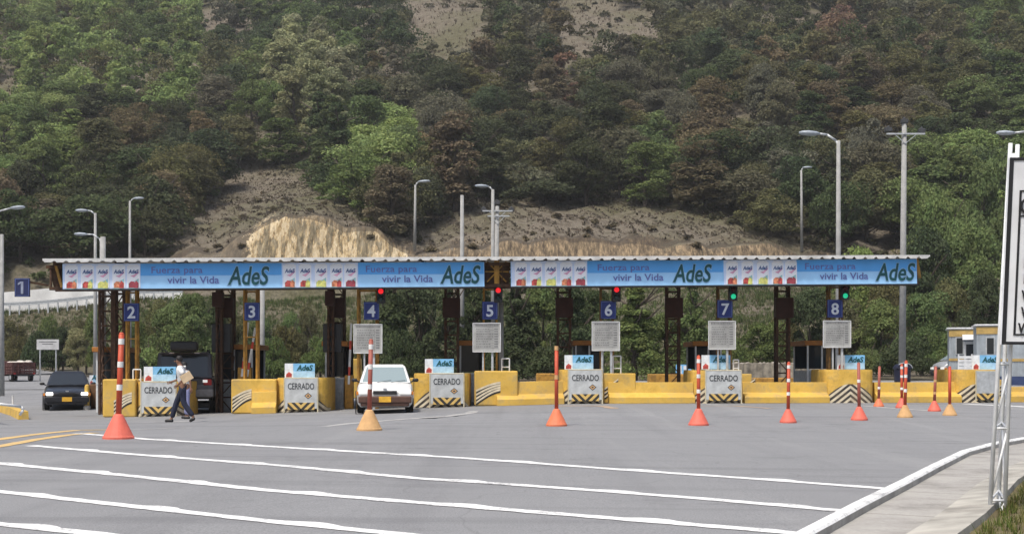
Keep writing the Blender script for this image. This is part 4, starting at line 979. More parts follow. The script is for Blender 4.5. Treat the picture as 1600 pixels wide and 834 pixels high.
# ================================================================ people
def skin(name, joints, edges, m, parent, lvl=2, root=0):
    me = bpy.data.meshes.new(name); me.from_pydata([j[0] for j in joints], edges, [])
    o = bpy.data.objects.new(name, me); COL.objects.link(o)
    o.modifiers.new("s", 'SKIN'); 
    for i, j in enumerate(joints):
        sv = me.skin_vertices[0].data[i]; r_ = j[1]; sv.radius = r_ if isinstance(r_, tuple) else (r_, r_); sv.use_root = (i == root)
    ss = o.modifiers.new("u", 'SUBSURF'); ss.levels = lvl; ss.render_levels = lvl
    bpy.context.view_layer.update()
    m2 = bpy.data.meshes.new_from_object(o.evaluated_get(bpy.context.evaluated_depsgraph_get()))
    bpy.data.objects.remove(o); m2.name = name; m2.materials.clear(); m2.materials.append(m); m2.polygons.foreach_set("use_smooth", [True] * len(m2.polygons))
    o = bpy.data.objects.new(name, m2); COL.objects.link(o); o.parent = parent; return o
def person(label, loc, rz, J, skinm, shirt, trous, hairm, shoem):
    """J: joints in metres, x = forward; front view rotated by rz"""
    r = thing("person", label, "person", loc, rz)
    nm = ['pel', 'bel', 'che', 'nek', 'hdb', 'hdt', 'shL', 'elL', 'wrL', 'shR', 'elR', 'wrR', 'hiL', 'knL', 'anL', 'toL', 'hiR', 'knR', 'anR', 'toR']
    rad = dict(pel=.11, bel=.10, che=(.11, .13), nek=.05, hdb=.072, hdt=.082, shL=.048, elL=.038, wrL=.027, shR=.048, elR=.038, wrR=.027, hiL=.075, knL=.052, anL=.036, toL=.03, hiR=.075, knR=.052, anR=.036, toR=.03)
    ix = {k: i for i, k in enumerate(nm)}; jt = [(Vector(J[k]), rad[k]) for k in nm]
    ed = [('pel', 'bel'), ('bel', 'che'), ('che', 'nek'), ('nek', 'hdb'), ('hdb', 'hdt'), ('che', 'shL'), ('shL', 'elL'), ('elL', 'wrL'), ('che', 'shR'), ('shR', 'elR'), ('elR', 'wrR'),
          ('pel', 'hiL'), ('hiL', 'knL'), ('knL', 'anL'), ('anL', 'toL'), ('pel', 'hiR'), ('hiR', 'knR'), ('knR', 'anR'), ('anR', 'toR')]
    ed = [(ix[a], ix[b]) for a, b in ed]
    for s_, sg in (('L', -1), ('R', 1)):
        w_ = Vector(J['wr' + s_]); d = (w_ - Vector(J['el' + s_])).normalized(); side = d.cross(Vector((0, 1, 0))).normalized(); up = Vector((0, 1, 0))
        pi = len(jt); jt.append((w_ + d * .07, (.022, .034))); ed.append((ix['wr' + s_], pi))
        for k in range(4):
            o_ = side * (-.03 + .02 * k); L_ = (.07, .08, .075, .06)[k]
            a_ = len(jt); jt.append((w_ + d * .10 + o_, .0085)); jt.append((w_ + d * (.10 + L_ * .55) + o_ - up * .012 * sg * -1, .0078)); jt.append((w_ + d * (.10 + L_ * .85) + o_ + up * .03 * sg * -1 * -1, .0065))
            ed += [(pi, a_), (a_, a_ + 1), (a_ + 1, a_ + 2)]
        a_ = len(jt); jt.append((w_ + d * .045 - side * .045, .010)); jt.append((w_ + d * .085 - side * .06, .009)); ed += [(pi, a_), (a_, a_ + 1)]
    skin("body", jt, ed, skinm, r, 1)
    e = 1.22
    def seg(nm_, keys, edk, m, rr):
        k2 = {k: i for i, k in enumerate(keys)}
        return skin(nm_, [(Vector(J[k]) if not isinstance(k, tuple) else Vector(J[k[0]]).lerp(Vector(J[k[1]]), k[2]), rr[i]) for i, k in enumerate(keys)], [(k2[a], k2[b]) for a, b in edk], m, r, 2)
    mL, mR = ('shL', 'elL', .72), ('shR', 'elR', .72); nk = ('che', 'nek', .62); wl = ('pel', 'bel', .25)
    seg("shirt", [wl, 'bel', 'che', nk, 'shL', mL, 'shR', mR], [(wl, 'bel'), ('bel', 'che'), ('che', nk), ('che', 'shL'), ('shL', mL), ('che', 'shR'), ('shR', mR)], shirt, [.135, .13, (.145, .16), .07, .075, .068, .075, .068])
    aL, aR = ('knL', 'anL', .93), ('knR', 'anR', .93); wt = ('pel', 'bel', .3)
    seg("trousers", ['pel', wt, 'hiL', 'knL', aL, 'hiR', 'knR', aR], [('pel', wt), ('pel', 'hiL'), ('hiL', 'knL'), ('knL', aL), ('pel', 'hiR'), ('hiR', 'knR'), ('knR', aR)], trous, [.135, .128, .10, .078, .070, .10, .078, .070])
    for s_ in 'LR':
        a_, t_ = Vector(J['an' + s_]), Vector(J['to' + s_]); d = (t_ - a_); d.z *= .2; h_ = a_ - d * .35; h_.z = a_.z - .04
        skin("shoe", [(h_, .042), (a_ + Vector((0, 0, -.035)), .046), (a_.lerp(t_, .6), .046), (t_ + d * .15, .036)], [(0, 1), (1, 2), (2, 3)], shoem, r, 2)
    hb, ht = Vector(J['hdb']), Vector(J['hdt']); c = hb.lerp(ht, .6)
    MB().ball(c + Vector((-.028, 0, .03)), .088, 0, 16, (1.02, .9, 1.0)).build("hair", hairm, r, smooth=True)
    f = MB(); f.ball(c + Vector((.085, 0, -.035)), .02, 0, 8, (1.2, .7, 1.2)); f.ball(c + Vector((0, .078, -.03)), .022, 0, 8, (.6, .4, 1)); f.ball(c + Vector((0, -.078, -.03)), .022, 0, 8, (.6, .4, 1)); f.build("nose_and_ears", skinm, r, smooth=True)
    g = MB(); g.ball(c + Vector((.078, .03, -.008)), .011, 0, 8); g.ball(c + Vector((.078, -.03, -.008)), .011, 0, 8); g.build("eyes", M_BLACK, r, smooth=True)
    return r
M_SKIN = mat("brown_skin", (.22, .11, .065), .6, var=.05); M_SHIRT = mat("white_shirt", (.80, .80, .78), .8, var=.03); M_NAVY = mat("navy_trousers", (.018, .022, .045), .85); M_LAV = mat("lavender_trousers", (.24, .25, .42), .85)
M_HAIR = mat("black_hair", (.012, .010, .010), .6); M_SHOE = mat("black_shoes", (.015, .014, .014), .4)
g = at(286, 660)
J1 = dict(pel=(0, 0, .95), bel=(.02, 0, 1.10), che=(.05, 0, 1.32), nek=(.08, 0, 1.47), hdb=(.11, 0, 1.54), hdt=(.13, 0, 1.64), shL=(.05, .19, 1.40), elL=(-.12, .24, 1.15), wrL=(.04, .27, 1.00), shR=(.05, -.19, 1.40), elR=(.10, -.24, 1.13), wrR=(.30, -.20, 1.06),
          hiL=(-.01, .09, .90), knL=(-.04, .10, .50), anL=(-.30, .10, .14), toL=(-.20, .10, .035), hiR=(.01, -.09, .90), knR=(.20, -.10, .50), anR=(.32, -.10, .085), toR=(.47, -.10, .035))
p1 = person("person in white shirt and navy trousers striding left with a tan envelope under the arm", g, math.pi, J1, M_SKIN, M_SHIRT, M_NAVY, M_HAIR, M_SHOE)
env = MB(); env.box((0, 0, 0), (.29, .03, .22)); o = env.build("paper_envelope", mat("manila_paper", (.58, .44, .28), .8), None, bevel=.006); tag(o, "tan paper envelope tucked under the walking person's arm", "envelope")
o.location = g + Vector((.17, -.31, 1.16)); o.rotation_euler = (0, math.radians(-32), 0)
g2 = at(284, 655); J2 = {k: Vector(v) * .955 for k, v in J1.items()}
J2.update(knL=(-.02, .09, .48), anL=(-.06, .09, .08), toL=(.08, .09, .035), knR=(.04, -.09, .48), anR=(.04, -.09, .08), toR=(.18, -.09, .035), elL=(-.14, .22, 1.12), wrL=(-.16, .24, .90), elR=(.02, -.24, 1.1), wrR=(.08, -.22, .88))
person("person in lavender trousers and white top almost hidden behind the striding person", (g2.x + .04, g2.y + .45, H(g2.x, g2.y + .45)), math.pi, J2, M_SKIN, M_SHIRT, M_LAV, M_HAIR, M_SHOE)

# ================================================================ lamps, poles, signs, cabins
def lamp(px, ytop, Y, head, label, r0=.11, r1=.06, lean=0.0, base=None, hs=1.0):
    g = base or gp(px, Y); Y = g.y; xt = (px - 800) / F * Y; top = P(px, ytop, Y) - g; top.x += lean * top.z
    r = thing("street_lamp", label, "street lamp", g, group="street lamps around the plaza")
    MB().tube((0, 0, -.1), top, r0, r1, 14).build("pole", M_CONCP, r, smooth=True)
    if head:
        h = P(head[0], head[1], Y) - g; mid = top.lerp(h, .55) + Vector((0, 0, abs(h.x - top.x) * .10)); a0 = top + Vector((0, 0, -.25))
        MB().path([a0, top + Vector((0, 0, -.05)) + (h - top) * .1, mid, h], .035 * hs).build("arm", M_GALV, r, smooth=True)
        d = Vector((1 if h.x > top.x else -1, 0, (h.z - top.z) * .15)).normalized(); L_ = .55 * hs
        b = MB(); rs = []
        for k, w, z in ((-.1, .05, .03), (.1, .12, .06), (.5, .15, .08), (.85, .12, .06), (1, .04, .03)):
            c = h + d * (L_ * k); rs.append([(c.x, c.y + w * hs * math.cos(t), c.z + z * hs * math.sin(t)) for t in np.linspace(0, 2 * math.pi, 10, endpoint=False)])
        b.rings(rs); b.build("lamp_head", mat("lamp_head_grey", (.34, .38, .42), .4), r, smooth=True)
    return r
lamp(149, 333, 62, (136, 329), "slim lamp with left-pointing head, left of the pair above the canopy's left end")
lamp(161, 370, 45.5, None, "headless concrete post passing behind the canopy's left end", r0=.11, r1=.09)
lamp(158, 372, 58, (135, 366), "low lamp whose head shows just above the canopy's left end", r0=.08, r1=.06)
lamp(203, 314, 75, (210, 310), "tall lamp with right-pointing head above lane sign 2")
lamp(649, 289, 0, (655, 284), "lamp standing on the bare slope above the canopy", base=at(648, 391, 90), r0=.17, r1=.10, hs=2)
lamp(722, 305, 72, None, "plain headless concrete post above the canopy, left of the pair", r0=.14, r1=.10)
lamp(770, 296, 75, (761, 291), "lamp with left-pointing head just left of the crossarm pole", hs=1.3, r0=.13, r1=.09)
lamp(1252, 266, 0, (1255, 262), "thin lamp on the slope left of the long-armed lamp", base=at(1253, 392, 90), r0=.16, r1=.09, hs=1.6)
lamp(1310, 220, 60, (1278, 209), "tall lamp with long arm reaching left above lane sign 8", hs=1.6, r0=.15, r1=.09, lean=.0)
lamp(1640, 214, 42, (1583, 208), "lamp whose head peeps in above the white roadside sign", hs=1.0)
lamp(-34, 350, 42, (18, 325), "lamp head reaching in from the left edge of the picture", hs=.8)
lamp(3, 366, 60, None, "plain post at the very left edge of the picture", r0=.12, r1=.08)
lamp(410, 440, 52, None, "pale slim post rising to the canopy right of lane sign 3", r0=.10, r1=.09)
lamp(783, 472, YT(783) + 1.6, None, "short pale post right of lane sign 5", r0=.09, r1=.08)
lamp(1, 536, 62, None, "short white post under the far left pole", r0=.12, r1=.11)
def power_pole(px, ytop, Y, arms, label, band=None, r0=.2, r1=.12, heads=()):
    g = gp(px, Y); s = F / Y; top = P(px, ytop, Y) - g; r = thing("power_pole", label, "pole", g, group="power poles")
    MB().tube((-.12, 0, -.1), top, r0, r1, 16).build("pole", M_CONCP, r, smooth=True)
    for (x0, x1, y) in arms:
        a_, b2 = P(x0, y, Y) - g, P(x1, y, Y) - g; b = MB().beam(a_ + Vector((0, -.14, 0)), b2 + Vector((0, -.14, 0)), .07, .08)
        b.beam(a_.lerp(b2, .2) + Vector((0, -.14, 0)), Vector((top.x, -.14, a_.z - .5)), .03, .03).beam(a_.lerp(b2, .8) + Vector((0, -.14, 0)), Vector((top.x, -.14, a_.z - .5)), .03, .03); b.build("crossarm", M_GALV, r)
    for x, y in heads:
        p = P(x, y, Y) - g; b = MB().box(p, (.34, .3, .22)); b.lathe([(.06, .11), (.09, .15), (.03, .22)], p, 8); b.build("insulator", M_DGREY, r, bevel=.03)
    if band:
        z = P(px, band, Y).z - g.z; k = z / top.z; MB().tube((-.12 + (top.x + .12) * k, 0, z - .1), (-.12 + (top.x + .12) * k, 0, z + .1), r0 * .92, r0 * .92, 16).build("yellow_band", M_YW, r)
power_pole(1413, 190, 66, [(1384, 1444, 210)], "tallest concrete power pole with three insulators, right of the canopy", band=524, r0=.19, r1=.12, heads=[(1388, 203), (1413, 190), (1440, 205)])
power_pole(777, 322, 80, [(754, 801, 330), (762, 796, 338)], "short power pole with two dark crossarms behind the canopy", r0=.17, r1=.12, heads=[(777, 317), (756, 328), (799, 328)])
# guard rail and pale parapet on the raised road at the left
g0 = P(-60, 490, 118); g0.z = H(g0.x, 118); r = thing("guard_rail", "long steel guard rail along the raised road behind lane sign 1", "guard rail", g0)
def zr(px, off=0): return EZ + 5.15 + 1.2 * sstep(px / 270.0) + off
b = MB(); q = MB(); pxs = list(range(-90, 286, 15))
for a_, b2 in zip(pxs, pxs[1:]):
    A, B = Vector(((a_ - 800) / F * 117.5, 117.5, zr(a_))) - g0, Vector(((b2 - 800) / F * 117.5, 117.5, zr(b2))) - g0
    for z in (.62, .82): b.beam(A + Vector((0, 0, z)), B + Vector((0, 0, z)), .06, .13)
    b.beam(A + Vector((0, 0.03, .72)), B + Vector((0, .03, .72)), .03, .2)
    q.beam(A + Vector((0, .05, -.5)), A + Vector((0, .05, .85)), .12, .12)
b.build("rail", M_GALV, r); q.build("posts", M_GALV, r)
g0 = Vector(((-90 - 800) / F * 121, 121, EZ + 5)); r = thing("parapet", "bright white concrete parapet of the raised road behind lane sign 1", "parapet", g0); b = MB()
for a_, b2 in zip(pxs, pxs[1:]):
    top = lambda px: EZ + (HZ - np.interp(px, [-90, 0, 80, 160, 330], [460, 457, 450, 446, 440])) / F * 121
    A, B = (a_ - 800) / F * 121, (b2 - 800) / F * 121
    lo = lambda px: zr(px) - .6
    f0 = [(A, 0, lo(a_)), (A, 0, top(a_)), (A, .3, top(a_)), (A, .3, lo(a_))]; f1 = [(B, 0, lo(b2)), (B, 0, top(b2)), (B, .3, top(b2)), (B, .3, lo(b2))]
    b.rings([[Vector((v[0], 121 + v[1], v[2])) - g0 for v in f0], [Vector((v[0], 121 + v[1], v[2])) - g0 for v in f1]])
b.build("wall", mat("whitewashed_concrete", (.74, .74, .72), .8, scale=.6, dirt=.1), r)
# far road sign
Y = 84; g = gp(75, Y); r = thing("road_sign", "plain white road sign on two legs beside the far left road", "sign", g); a_, b2 = P(57.5, 546, Y) - g, P(92, 530, Y) - g
MB().box(((a_.x + b2.x) / 2, 0, (a_.z + b2.z) / 2), (b2.x - a_.x, .05, b2.z - a_.z)).build("panel", mat("faded_sign_white", (.50, .50, .50), .6, scale=2, dirt=.2), r)
MB().box(((a_.x + b2.x) / 2, -.03, b2.z - .16), ((b2.x - a_.x) * .8, .01, .05)).box(((a_.x + b2.x) / 2, -.03, b2.z - .30), ((b2.x - a_.x) * .5, .01, .05)).build("print", M_TTX, r)
for x in (a_.x + .2, b2.x - .2): MB().tube((x, .05, -.1), (x, .05, a_.z + .3), .05).build("leg", M_GALV, r)
# litter bin
Y = 60; g = gp(1410, Y); r = thing("litter_bin", "dark navy hooded litter bin behind the cluster of cones", "bin", g)
MB().lathe([(.30, 0), (.36, .05), (.38, .75), (.36, .80)], n=20).build("bin_body", mat("navy_plastic", (.012, .014, .035), .5), r, smooth=False, bevel=.01)
b = MB(); rs = [[(.37 * math.cos(t), y, .78 + .26 * math.sin(t)) for t in np.linspace(0, math.pi, 12)] for y in (-.32, .32)]; b.rings(rs); b.build("hood", MATS["navy_plastic"], r, bevel=.02)
b = MB(); b.path([Vector((.37 * math.cos(t), -.33, .80 + .26 * math.sin(t))) for t in np.linspace(.1, 2.4, 9)], .02); b.build("hood_rim", M_GALV, r)
# roadside tariff/regulation sign, near right
g = at(1556, 836); Ys = g.y; r = thing("roadside_sign", "large white black-bordered sign on a white lattice leg at the right edge", "sign", g)
def L2(px, py, dy=0): return P(px, py, Ys + dy) - g
TL, BL = L2(1576, 247), L2(1563, 538); wS = 1.5
up = (TL - BL); TR, BR = TL + Vector((wS, .12, .035)), BL + Vector((wS, .12, -.01))
def sp(u, v): return BL.lerp(BR, u).lerp(TL.lerp(TR, u), v)
nS = (BR - BL).cross(TL - BL).normalized()
def slab(b, u0, u1, v0, v1, off, mi, th=.006):
    o = [sp(u0, v0), sp(u1, v0), sp(u1, v1), sp(u0, v1)]; b.rings([[p + nS * (off - th) for p in o], [p + nS * off for p in o]], mi)
b = MB(); slab(b, 0, 1, 0, 1, .02, 0, .03); b.build("panel", mat("roadside_sign_white", (.80, .81, .82), .5, scale=2, dirt=.06), r)
b = MB()
def fr_(u0, u1, v0, v1, tu, tv, off):
    slab(b, u0, u0 + tu, v0, v1, off, 0); slab(b, u1 - tu, u1, v0, v1, off, 0); slab(b, u0 + tu, u1 - tu, v0, v0 + tv, off, 0); slab(b, u0 + tu, u1 - tu, v1 - tv, v1, off, 0)
fr_(0, 1, 0, 1, .022, .016, .026); fr_(.062, .938, .05, .825, .011, .008, .026); slab(b, .073, .927, .683, .691, .026, 0); b.build("border", M_BLACK, r)
t = MB()
for txt, px, py, sz in (("C", 1591, 333, .125), ("I", 1597, 418, .085), ("I", 1596.5, 443, .085), ("V", 1594, 469, .085), ("V", 1593, 495, .085), ("V", 1588.5, 520, .085)):
    q = MB(); q.text(txt, sz * 1.3, (0, 0, 0), 0, bold=.004, sx=.75); o_ = L2(px, py) + nS * .026
    t.add([o_ + (BR - BL).normalized() * v[0] + (TL - BL).normalized() * v[2] + nS * -v[1] for v in q.v], q.f)
t.build("lettering", M_BLACK, r, fix=False)
b = MB(); fl = [L2(1555, 545, .07), L2(1543.5, 850, .07)]; rl = [L2(1582, 545, .07), L2(1568, 850, .10)]; bl = [L2(1566, 545, .33), L2(1558, 830, .36)]
tl = [L2(1579, 224, .07), L2(1590, 224, .12)]
for A_, B2 in ((fl[1], L2(1579, 224, .06)), (rl[1], L2(1590, 226, .09)), (bl[1], L2(1584, 240, .3))): b.tube(A_, B2, .017, .017, 10)
ks = [0, .22, .58, .9, 1.0]; bot, tp_ = fl[1], L2(1579, 224, .06); b0, t0 = rl[1], L2(1590, 226, .09); b1, t1 = bl[1], L2(1584, 240, .3)
for i, k in enumerate(ks[1:-1]):
    p, q_, w_ = bot.lerp(tp_, k * .5), b0.lerp(t0, k * .5), b1.lerp(t1, k * .5); b.tube(p, q_, .010, .010, 8).tube(q_, w_, .009, .009, 8).tube(p, w_, .009, .009, 8)
    k2 = ks[i] * .5 if i else 0; b.tube(q_, bot.lerp(tp_, k2), .009, .009, 8).tube(w_, b0.lerp(t0, k2), .009, .009, 8)
b.build("lattice_leg", M_WHITE, r, smooth=True)
b2_ = MB(); sh = (BR - BL).normalized() * 1.15
for p0_, p1_ in ((bot, tp_), (b0, t0), (b1, t1)): b2_.tube(p0_ + sh, p1_ + sh, .017, .017, 10)
for i, k in enumerate(ks[1:-1]):
    p, q_, w_ = bot.lerp(tp_, k * .5), b0.lerp(t0, k * .5), b1.lerp(t1, k * .5); b2_.tube(p + sh, q_ + sh, .01, .01, 8).tube(q_ + sh, w_ + sh, .009, .009, 8).tube(p + sh, w_ + sh, .009, .009, 8)
b2_.build("lattice_leg", M_WHITE, r, smooth=True)
# guard cabins
M_CAB = mat("cabin_pale_blue_grey", (.34, .38, .41), .55, scale=3, dirt=.15)
def cabin(px0, px1, ytop, Y, label, depth, door=None, win=None):
    g = gp(px0, Y); w = (px1 - px0) / F * Y; h = P(px0, ytop, Y).z - g.z; r = thing("guard_cabin", label, "cabin", g, math.radians(-17), group="corrugated guard cabins at the right")
    b = MB(); b.box((w / 2, depth / 2, h / 2), (w, depth, h)); n = int(w / .12)
    for i in range(n): b.box((.06 + (w - .12) * i / (n - 1), -.012, h * .47), (.05, .025, h * .9))
    b.build("wall", M_CAB, r)
    MB().box((w / 2, depth / 2, h + .04), (w + .2, depth + .2, .08)).build("roof", M_WHITE, r, bevel=.01)
    MB().box((w / 2, -.02, h - .22), (w + .03, .04, .34)).build("yellow_fascia", mat('cabin_ochre', (.46, .31, .10), .7, scale=4, dirt=.2), r); MB().box((w / 2, -.02, h * .42), (w + .03, .045, .13)).build("yellow_band", MATS["cabin_ochre"], r)
    MB().box((w / 2, -.02, .2), (w + .02, .05, .42)).build("blue_skirt", mat("navy_skirt", (.03, .05, .13), .6), r)
    if door:
        x0, x1 = (door[0] - px0) / F * Y, (door[1] - px0) / F * Y; d = MB(); d.box(((x0 + x1) / 2, -.05, 1.05), (x1 - x0, .05, 2.0)); o = d.build("door", M_WHITE, r, bevel=.01)
        MB().box(((x0 + x1) / 2, -.08, 1.55), ((x1 - x0) * .7, .02, .75)).build("pane", M_GLASS, o)
        aw = MB(); rs = [[(x, -.05 - .62 * math.sin(t), 2.12 + .30 * math.cos(t)) for t in np.linspace(0, 1.5, 8)] for x in (x0 - .1, x1 + .1)]; aw.rings(rs, caps=False, closed=False); aw.build("awning", M_WHITE, r)
    for x0, x1, y0, y1 in win or ():
        A, B = P(x0, y1, Y) - g, P(x1, y0, Y) - g; o = MB().box(((A.x + B.x) / 2, -.03, (A.z + B.z) / 2), (B.x - A.x + .1, .05, B.z - A.z + .1)).build("window", M_GALV, r)
        MB().box(((A.x + B.x) / 2, -.06, (A.z + B.z) / 2), (B.x - A.x, .02, B.z - A.z)).build("pane", M_GLASS, o)
cabin(1483, 1530, 514, 66, "smaller guard cabin with white awning over its door, left of the taller cabin", 2.5, win=[(1494, 1503, 528, 552)], door=(1505, 1524))
cabin(1526, 1700, 509, 61, "larger blue-grey guard cabin with yellow bands behind the roadside sign", 3.0, win=[(1541, 1551, 528, 553)])
g = gp(1498, 58); t = thing("slatted_screen", "low white slatted screen in front of the guard cabins", "screen", g); b = MB()
for i in range(5): b.box((.3, 0, 1.35 - i * .16), (.62, .03, .12))
b.build("slats", M_WHITE, t); MB().box((0, .02, .75), (.05, .05, 1.5)).box((.6, .02, .75), (.05, .05, 1.5)).build("posts", M_WHITE, t)
# low stone wall and verge behind the right-hand lanes
A = gp(1120, 72); B = gp(1300, 72); t = thing("stone_wall", "low rough stone wall behind the lanes between signs 7 and 8", "wall", A); d = B - A; b = MB(); n = 60; rs = []
for i in range(n + 1):
    p = d * (i / n); k = rnd.uniform(-.05, .05); rs.append([(p.x, -.25 + k, p.z - .1), (p.x, -.22 + k, p.z + .85 + k), (p.x, .2, p.z + .9 + rnd.uniform(-.05, .05)), (p.x, .25, p.z - .1)])
b.rings(rs).build("masonry", mat("rough_stone", (.28, .25, .20), .95, var=.3, scale=3, bump=.6), t)
g = gp(1068, 62); t = thing("blue_service_sign", "little blue and white sign seen over the wall between signs 6 and 7", "sign", g); z = P(1068, 577, 62).z - g.z
MB().box((0, 0, z), (.75, .03, .48)).build("panel", mat("advert_sky_blue", (.2, .48, .78)), t); MB().box((-.15, -.02, z), (.12, .01, .38)).box((.1, -.02, z + .08), (.2, .01, .2)).build("symbol", M_WHITE, t); MB().tube((0, .03, 0), (0, .03, z), .03).build("post", M_GALV, t)
# ================================================================ vegetation
def leaf_cloud(C_, Nrm, size, rs):
    """quads at centres C_, roughly facing Nrm"""
    n = len(C_); d = Nrm + rs.normal(0, .75, (n, 3)); d /= np.linalg.norm(d, axis=1)[:, None] + 1e-9
    a = np.cross(d, rs.normal(0, 1, (n, 3))); a /= np.linalg.norm(a, axis=1)[:, None] + 1e-9; b = np.cross(d, a)
    s = (size * rs.uniform(.55, 1.35, n))[:, None]; w = s * rs.uniform(.45, .8, n)[:, None]
    return np.stack([C_ - a * s * .5, C_ + b * w * .5, C_ + a * s * .5, C_ - b * w * .5], 1)
def quads_mesh(name, Q, m, shade, cols=None):
    n = len(Q); me = bpy.data.meshes.new(name); me.vertices.add(n * 4); me.vertices.foreach_set("co", Q.reshape(-1))
    me.loops.add(n * 4); me.loops.foreach_set("vertex_index", np.arange(n * 4, dtype=np.int32)); me.polygons.add(n)
    me.polygons.foreach_set("loop_start", np.arange(0, n * 4, 4, dtype=np.int32)); me.polygons.foreach_set("loop_total", np.full(n, 4, dtype=np.int32))
    at_ = me.attributes.new("shade", 'FLOAT', 'FACE'); at_.data.foreach_set("value", shade.astype(np.float32))
    if cols is not None:
        ca = me.attributes.new('tint', 'FLOAT_COLOR', 'FACE'); ca.data.foreach_set('color', np.concatenate([cols, np.ones((n, 1))], 1).astype(np.float32).reshape(-1))
    me.materials.append(m); me.update(); me.validate(); return me
def crown_points(seed, R, Hh, nb, nl, form, base=-.04):
    rs = np.random.RandomState(seed); C_, N_, Sh = [], [], []
    for k in range(nb):
        if form == 'round':
            t = rs.uniform(0, 2 * math.pi); u = rs.uniform(-.75, 1); rr = math.sqrt(max(0, 1 - u * u)) * rs.uniform(.35, .95)
            c = np.array([R * .72 * rr * math.cos(t), R * .72 * rr * math.sin(t), Hh * (base + (1 - base) * (.5 + .38 * u * rs.uniform(.6, 1.05)))]); br = R * (.16 + .34 * rs.uniform(0, 1) ** 1.6)
        elif form == 'umbel':
            t = rs.uniform(0, 2 * math.pi); rr = math.sqrt(rs.uniform(0, 1)); c = np.array([R * .8 * rr * math.cos(t), R * .8 * rr * math.sin(t), Hh * (.82 - .45 * rr * rr + rs.uniform(-.42, .05))]); br = R * (.15 + .30 * rs.uniform(0, 1) ** 1.5)
        elif form == 'tall':
            t = rs.uniform(0, 2 * math.pi); z = rs.uniform(.08, .95); rr = (1 - abs(z - .42) * 1.25) * rs.uniform(.3, .8); c = np.array([R * rr * math.cos(t), R * rr * math.sin(t), Hh * z]); br = R * rs.uniform(.28, .42)
        elif form == 'cone':
            t = rs.uniform(0, 2 * math.pi); z = rs.uniform(.04, .97); rr = (1.02 - z) * rs.uniform(.35, .85); c = np.array([R * rr * math.cos(t), R * rr * math.sin(t), Hh * z]); br = R * (.16 + .26 * (1 - z)) * rs.uniform(.7, 1.2)
        else:  # bush
            t = rs.uniform(0, 2 * math.pi); rr = math.sqrt(rs.uniform(0, 1)); c = np.array([R * .75 * rr * math.cos(t), R * .75 * rr * math.sin(t), Hh * (.15 + .6 * (1 - rr * rr) * rs.uniform(.4, 1))]); br = min(R, Hh) * rs.uniform(.25, .45)
        m = nl // nb; d = rs.normal(0, 1, (m, 3)); d /= np.linalg.norm(d, axis=1)[:, None]
        d[:, 2] = np.where(d[:, 2] < -.3, -d[:, 2], d[:, 2])
        r = br * rs.uniform(.62, 1.12, m)[:, None] ** .6
        C_.append(c + d * r * np.array([1, 1, .78])); N_.append(d + np.array([0, 0, .25])); Sh.append(np.full(m, rs.uniform(.86, 1.14)) * rs.uniform(.82, 1.18, m))
    C_ = np.concatenate(C_); N_ = np.concatenate(N_); Sh = np.concatenate(Sh); C_[:, 2] = np.maximum(C_[:, 2], rs.uniform(-.5, .25, len(C_)))
    return C_, N_, Sh, rs
def crown_mesh(name, seed, R, Hh, nb, nl, size, form):
    C_, N_, Sh, rs = crown_points(seed, R, Hh, nb, nl, form); return quads_mesh(name, leaf_cloud(C_, N_, size, rs), M_LEAF, Sh)
def trunk_mesh(seed, R, Hh, form):
    rr = random.Random(seed); b = MB(); r0 = .022 * Hh + .05; tz = Hh * (.82 if form in ('cone', 'tall') else .6); pts = [Vector((0, 0, -.8))]
    for k in range(1, 6): pts.append(Vector((rr.uniform(-.03, .03) * Hh * k / 5, rr.uniform(-.03, .03) * Hh * k / 5, tz * k / 5)))
    for i in range(5): b.tube(pts[i], pts[i + 1], r0 * (1 - .15 * i), r0 * (1 - .15 * (i + 1)), 8)
    for k in range(9):
        z = rr.uniform(.3, .95); a = pts[min(4, int(z * 5))].lerp(pts[min(5, int(z * 5) + 1)], .5); t = rr.uniform(0, 6.28); l = R * rr.uniform(.45, .8)
        m = a + Vector((math.cos(t) * l * .55, math.sin(t) * l * .55, l * .35)); e = a + Vector((math.cos(t) * l, math.sin(t) * l, l * rr.uniform(.5, .9)))
        b.tube(a, m, r0 * .42, r0 * .28, 6).tube(m, e, r0 * .28, r0 * .1, 6)
    o = b.build("trunk", M_BARK, None); me = o.data; bpy.data.objects.remove(o); return me
# far variants (unit: metres, crown about 9 m tall) and near variants
FORMS = {}
def variants(key, form, R, Hh, n, nb, nl, size):
    FORMS[key] = [(crown_mesh("crown", 100 * len(FORMS) + i, R * (.9 + .2 * ((i * 7) % 3) / 2), Hh, nb, nl, size, form), trunk_mesh(i + 50 * len(FORMS), R, Hh, form), R, Hh) for i in range(n)]
variants('round', 'round', 4.2, 8.5, 7, 44, 11000, .30)
variants('umbel', 'umbel', 4.4, 8.5, 4, 40, 9500, .30)
variants('tall', 'tall', 3.0, 11.5, 4, 40, 8500, .32)
variants('cone', 'cone', 3.0, 10.5, 3, 44, 8500, .30)
variants('bush', 'bush', 3.4, 4.2, 3, 24, 6000, .30)
variants('nround', 'round', 2.6, 5.2, 4, 34, 15000, .17)
variants('ncone', 'cone', 1.9, 5.4, 4, 44, 15000, .16)
variants('nbush', 'bush', 1.8, 2.4, 4, 22, 9000, .13)
def tree(name, label, cat, loc, kind, w, h, col, group, seed=0, parent=None):
    V = FORMS[kind]; cm, tm, R, Hh = V[seed % len(V)]
    r = thing(name, label, cat, loc, random.Random(seed * 31 + 5).uniform(0, 6.28), group)
    sx, sz = w / (2 * R), h / Hh
    for nm, me_ in (("crown", cm), ("trunk", tm)):
        o = bpy.data.objects.new(nm, me_); COL.objects.link(o); o.parent = r; o.scale = (sx, sx, sz); o.color = (*col, 1)
    return r
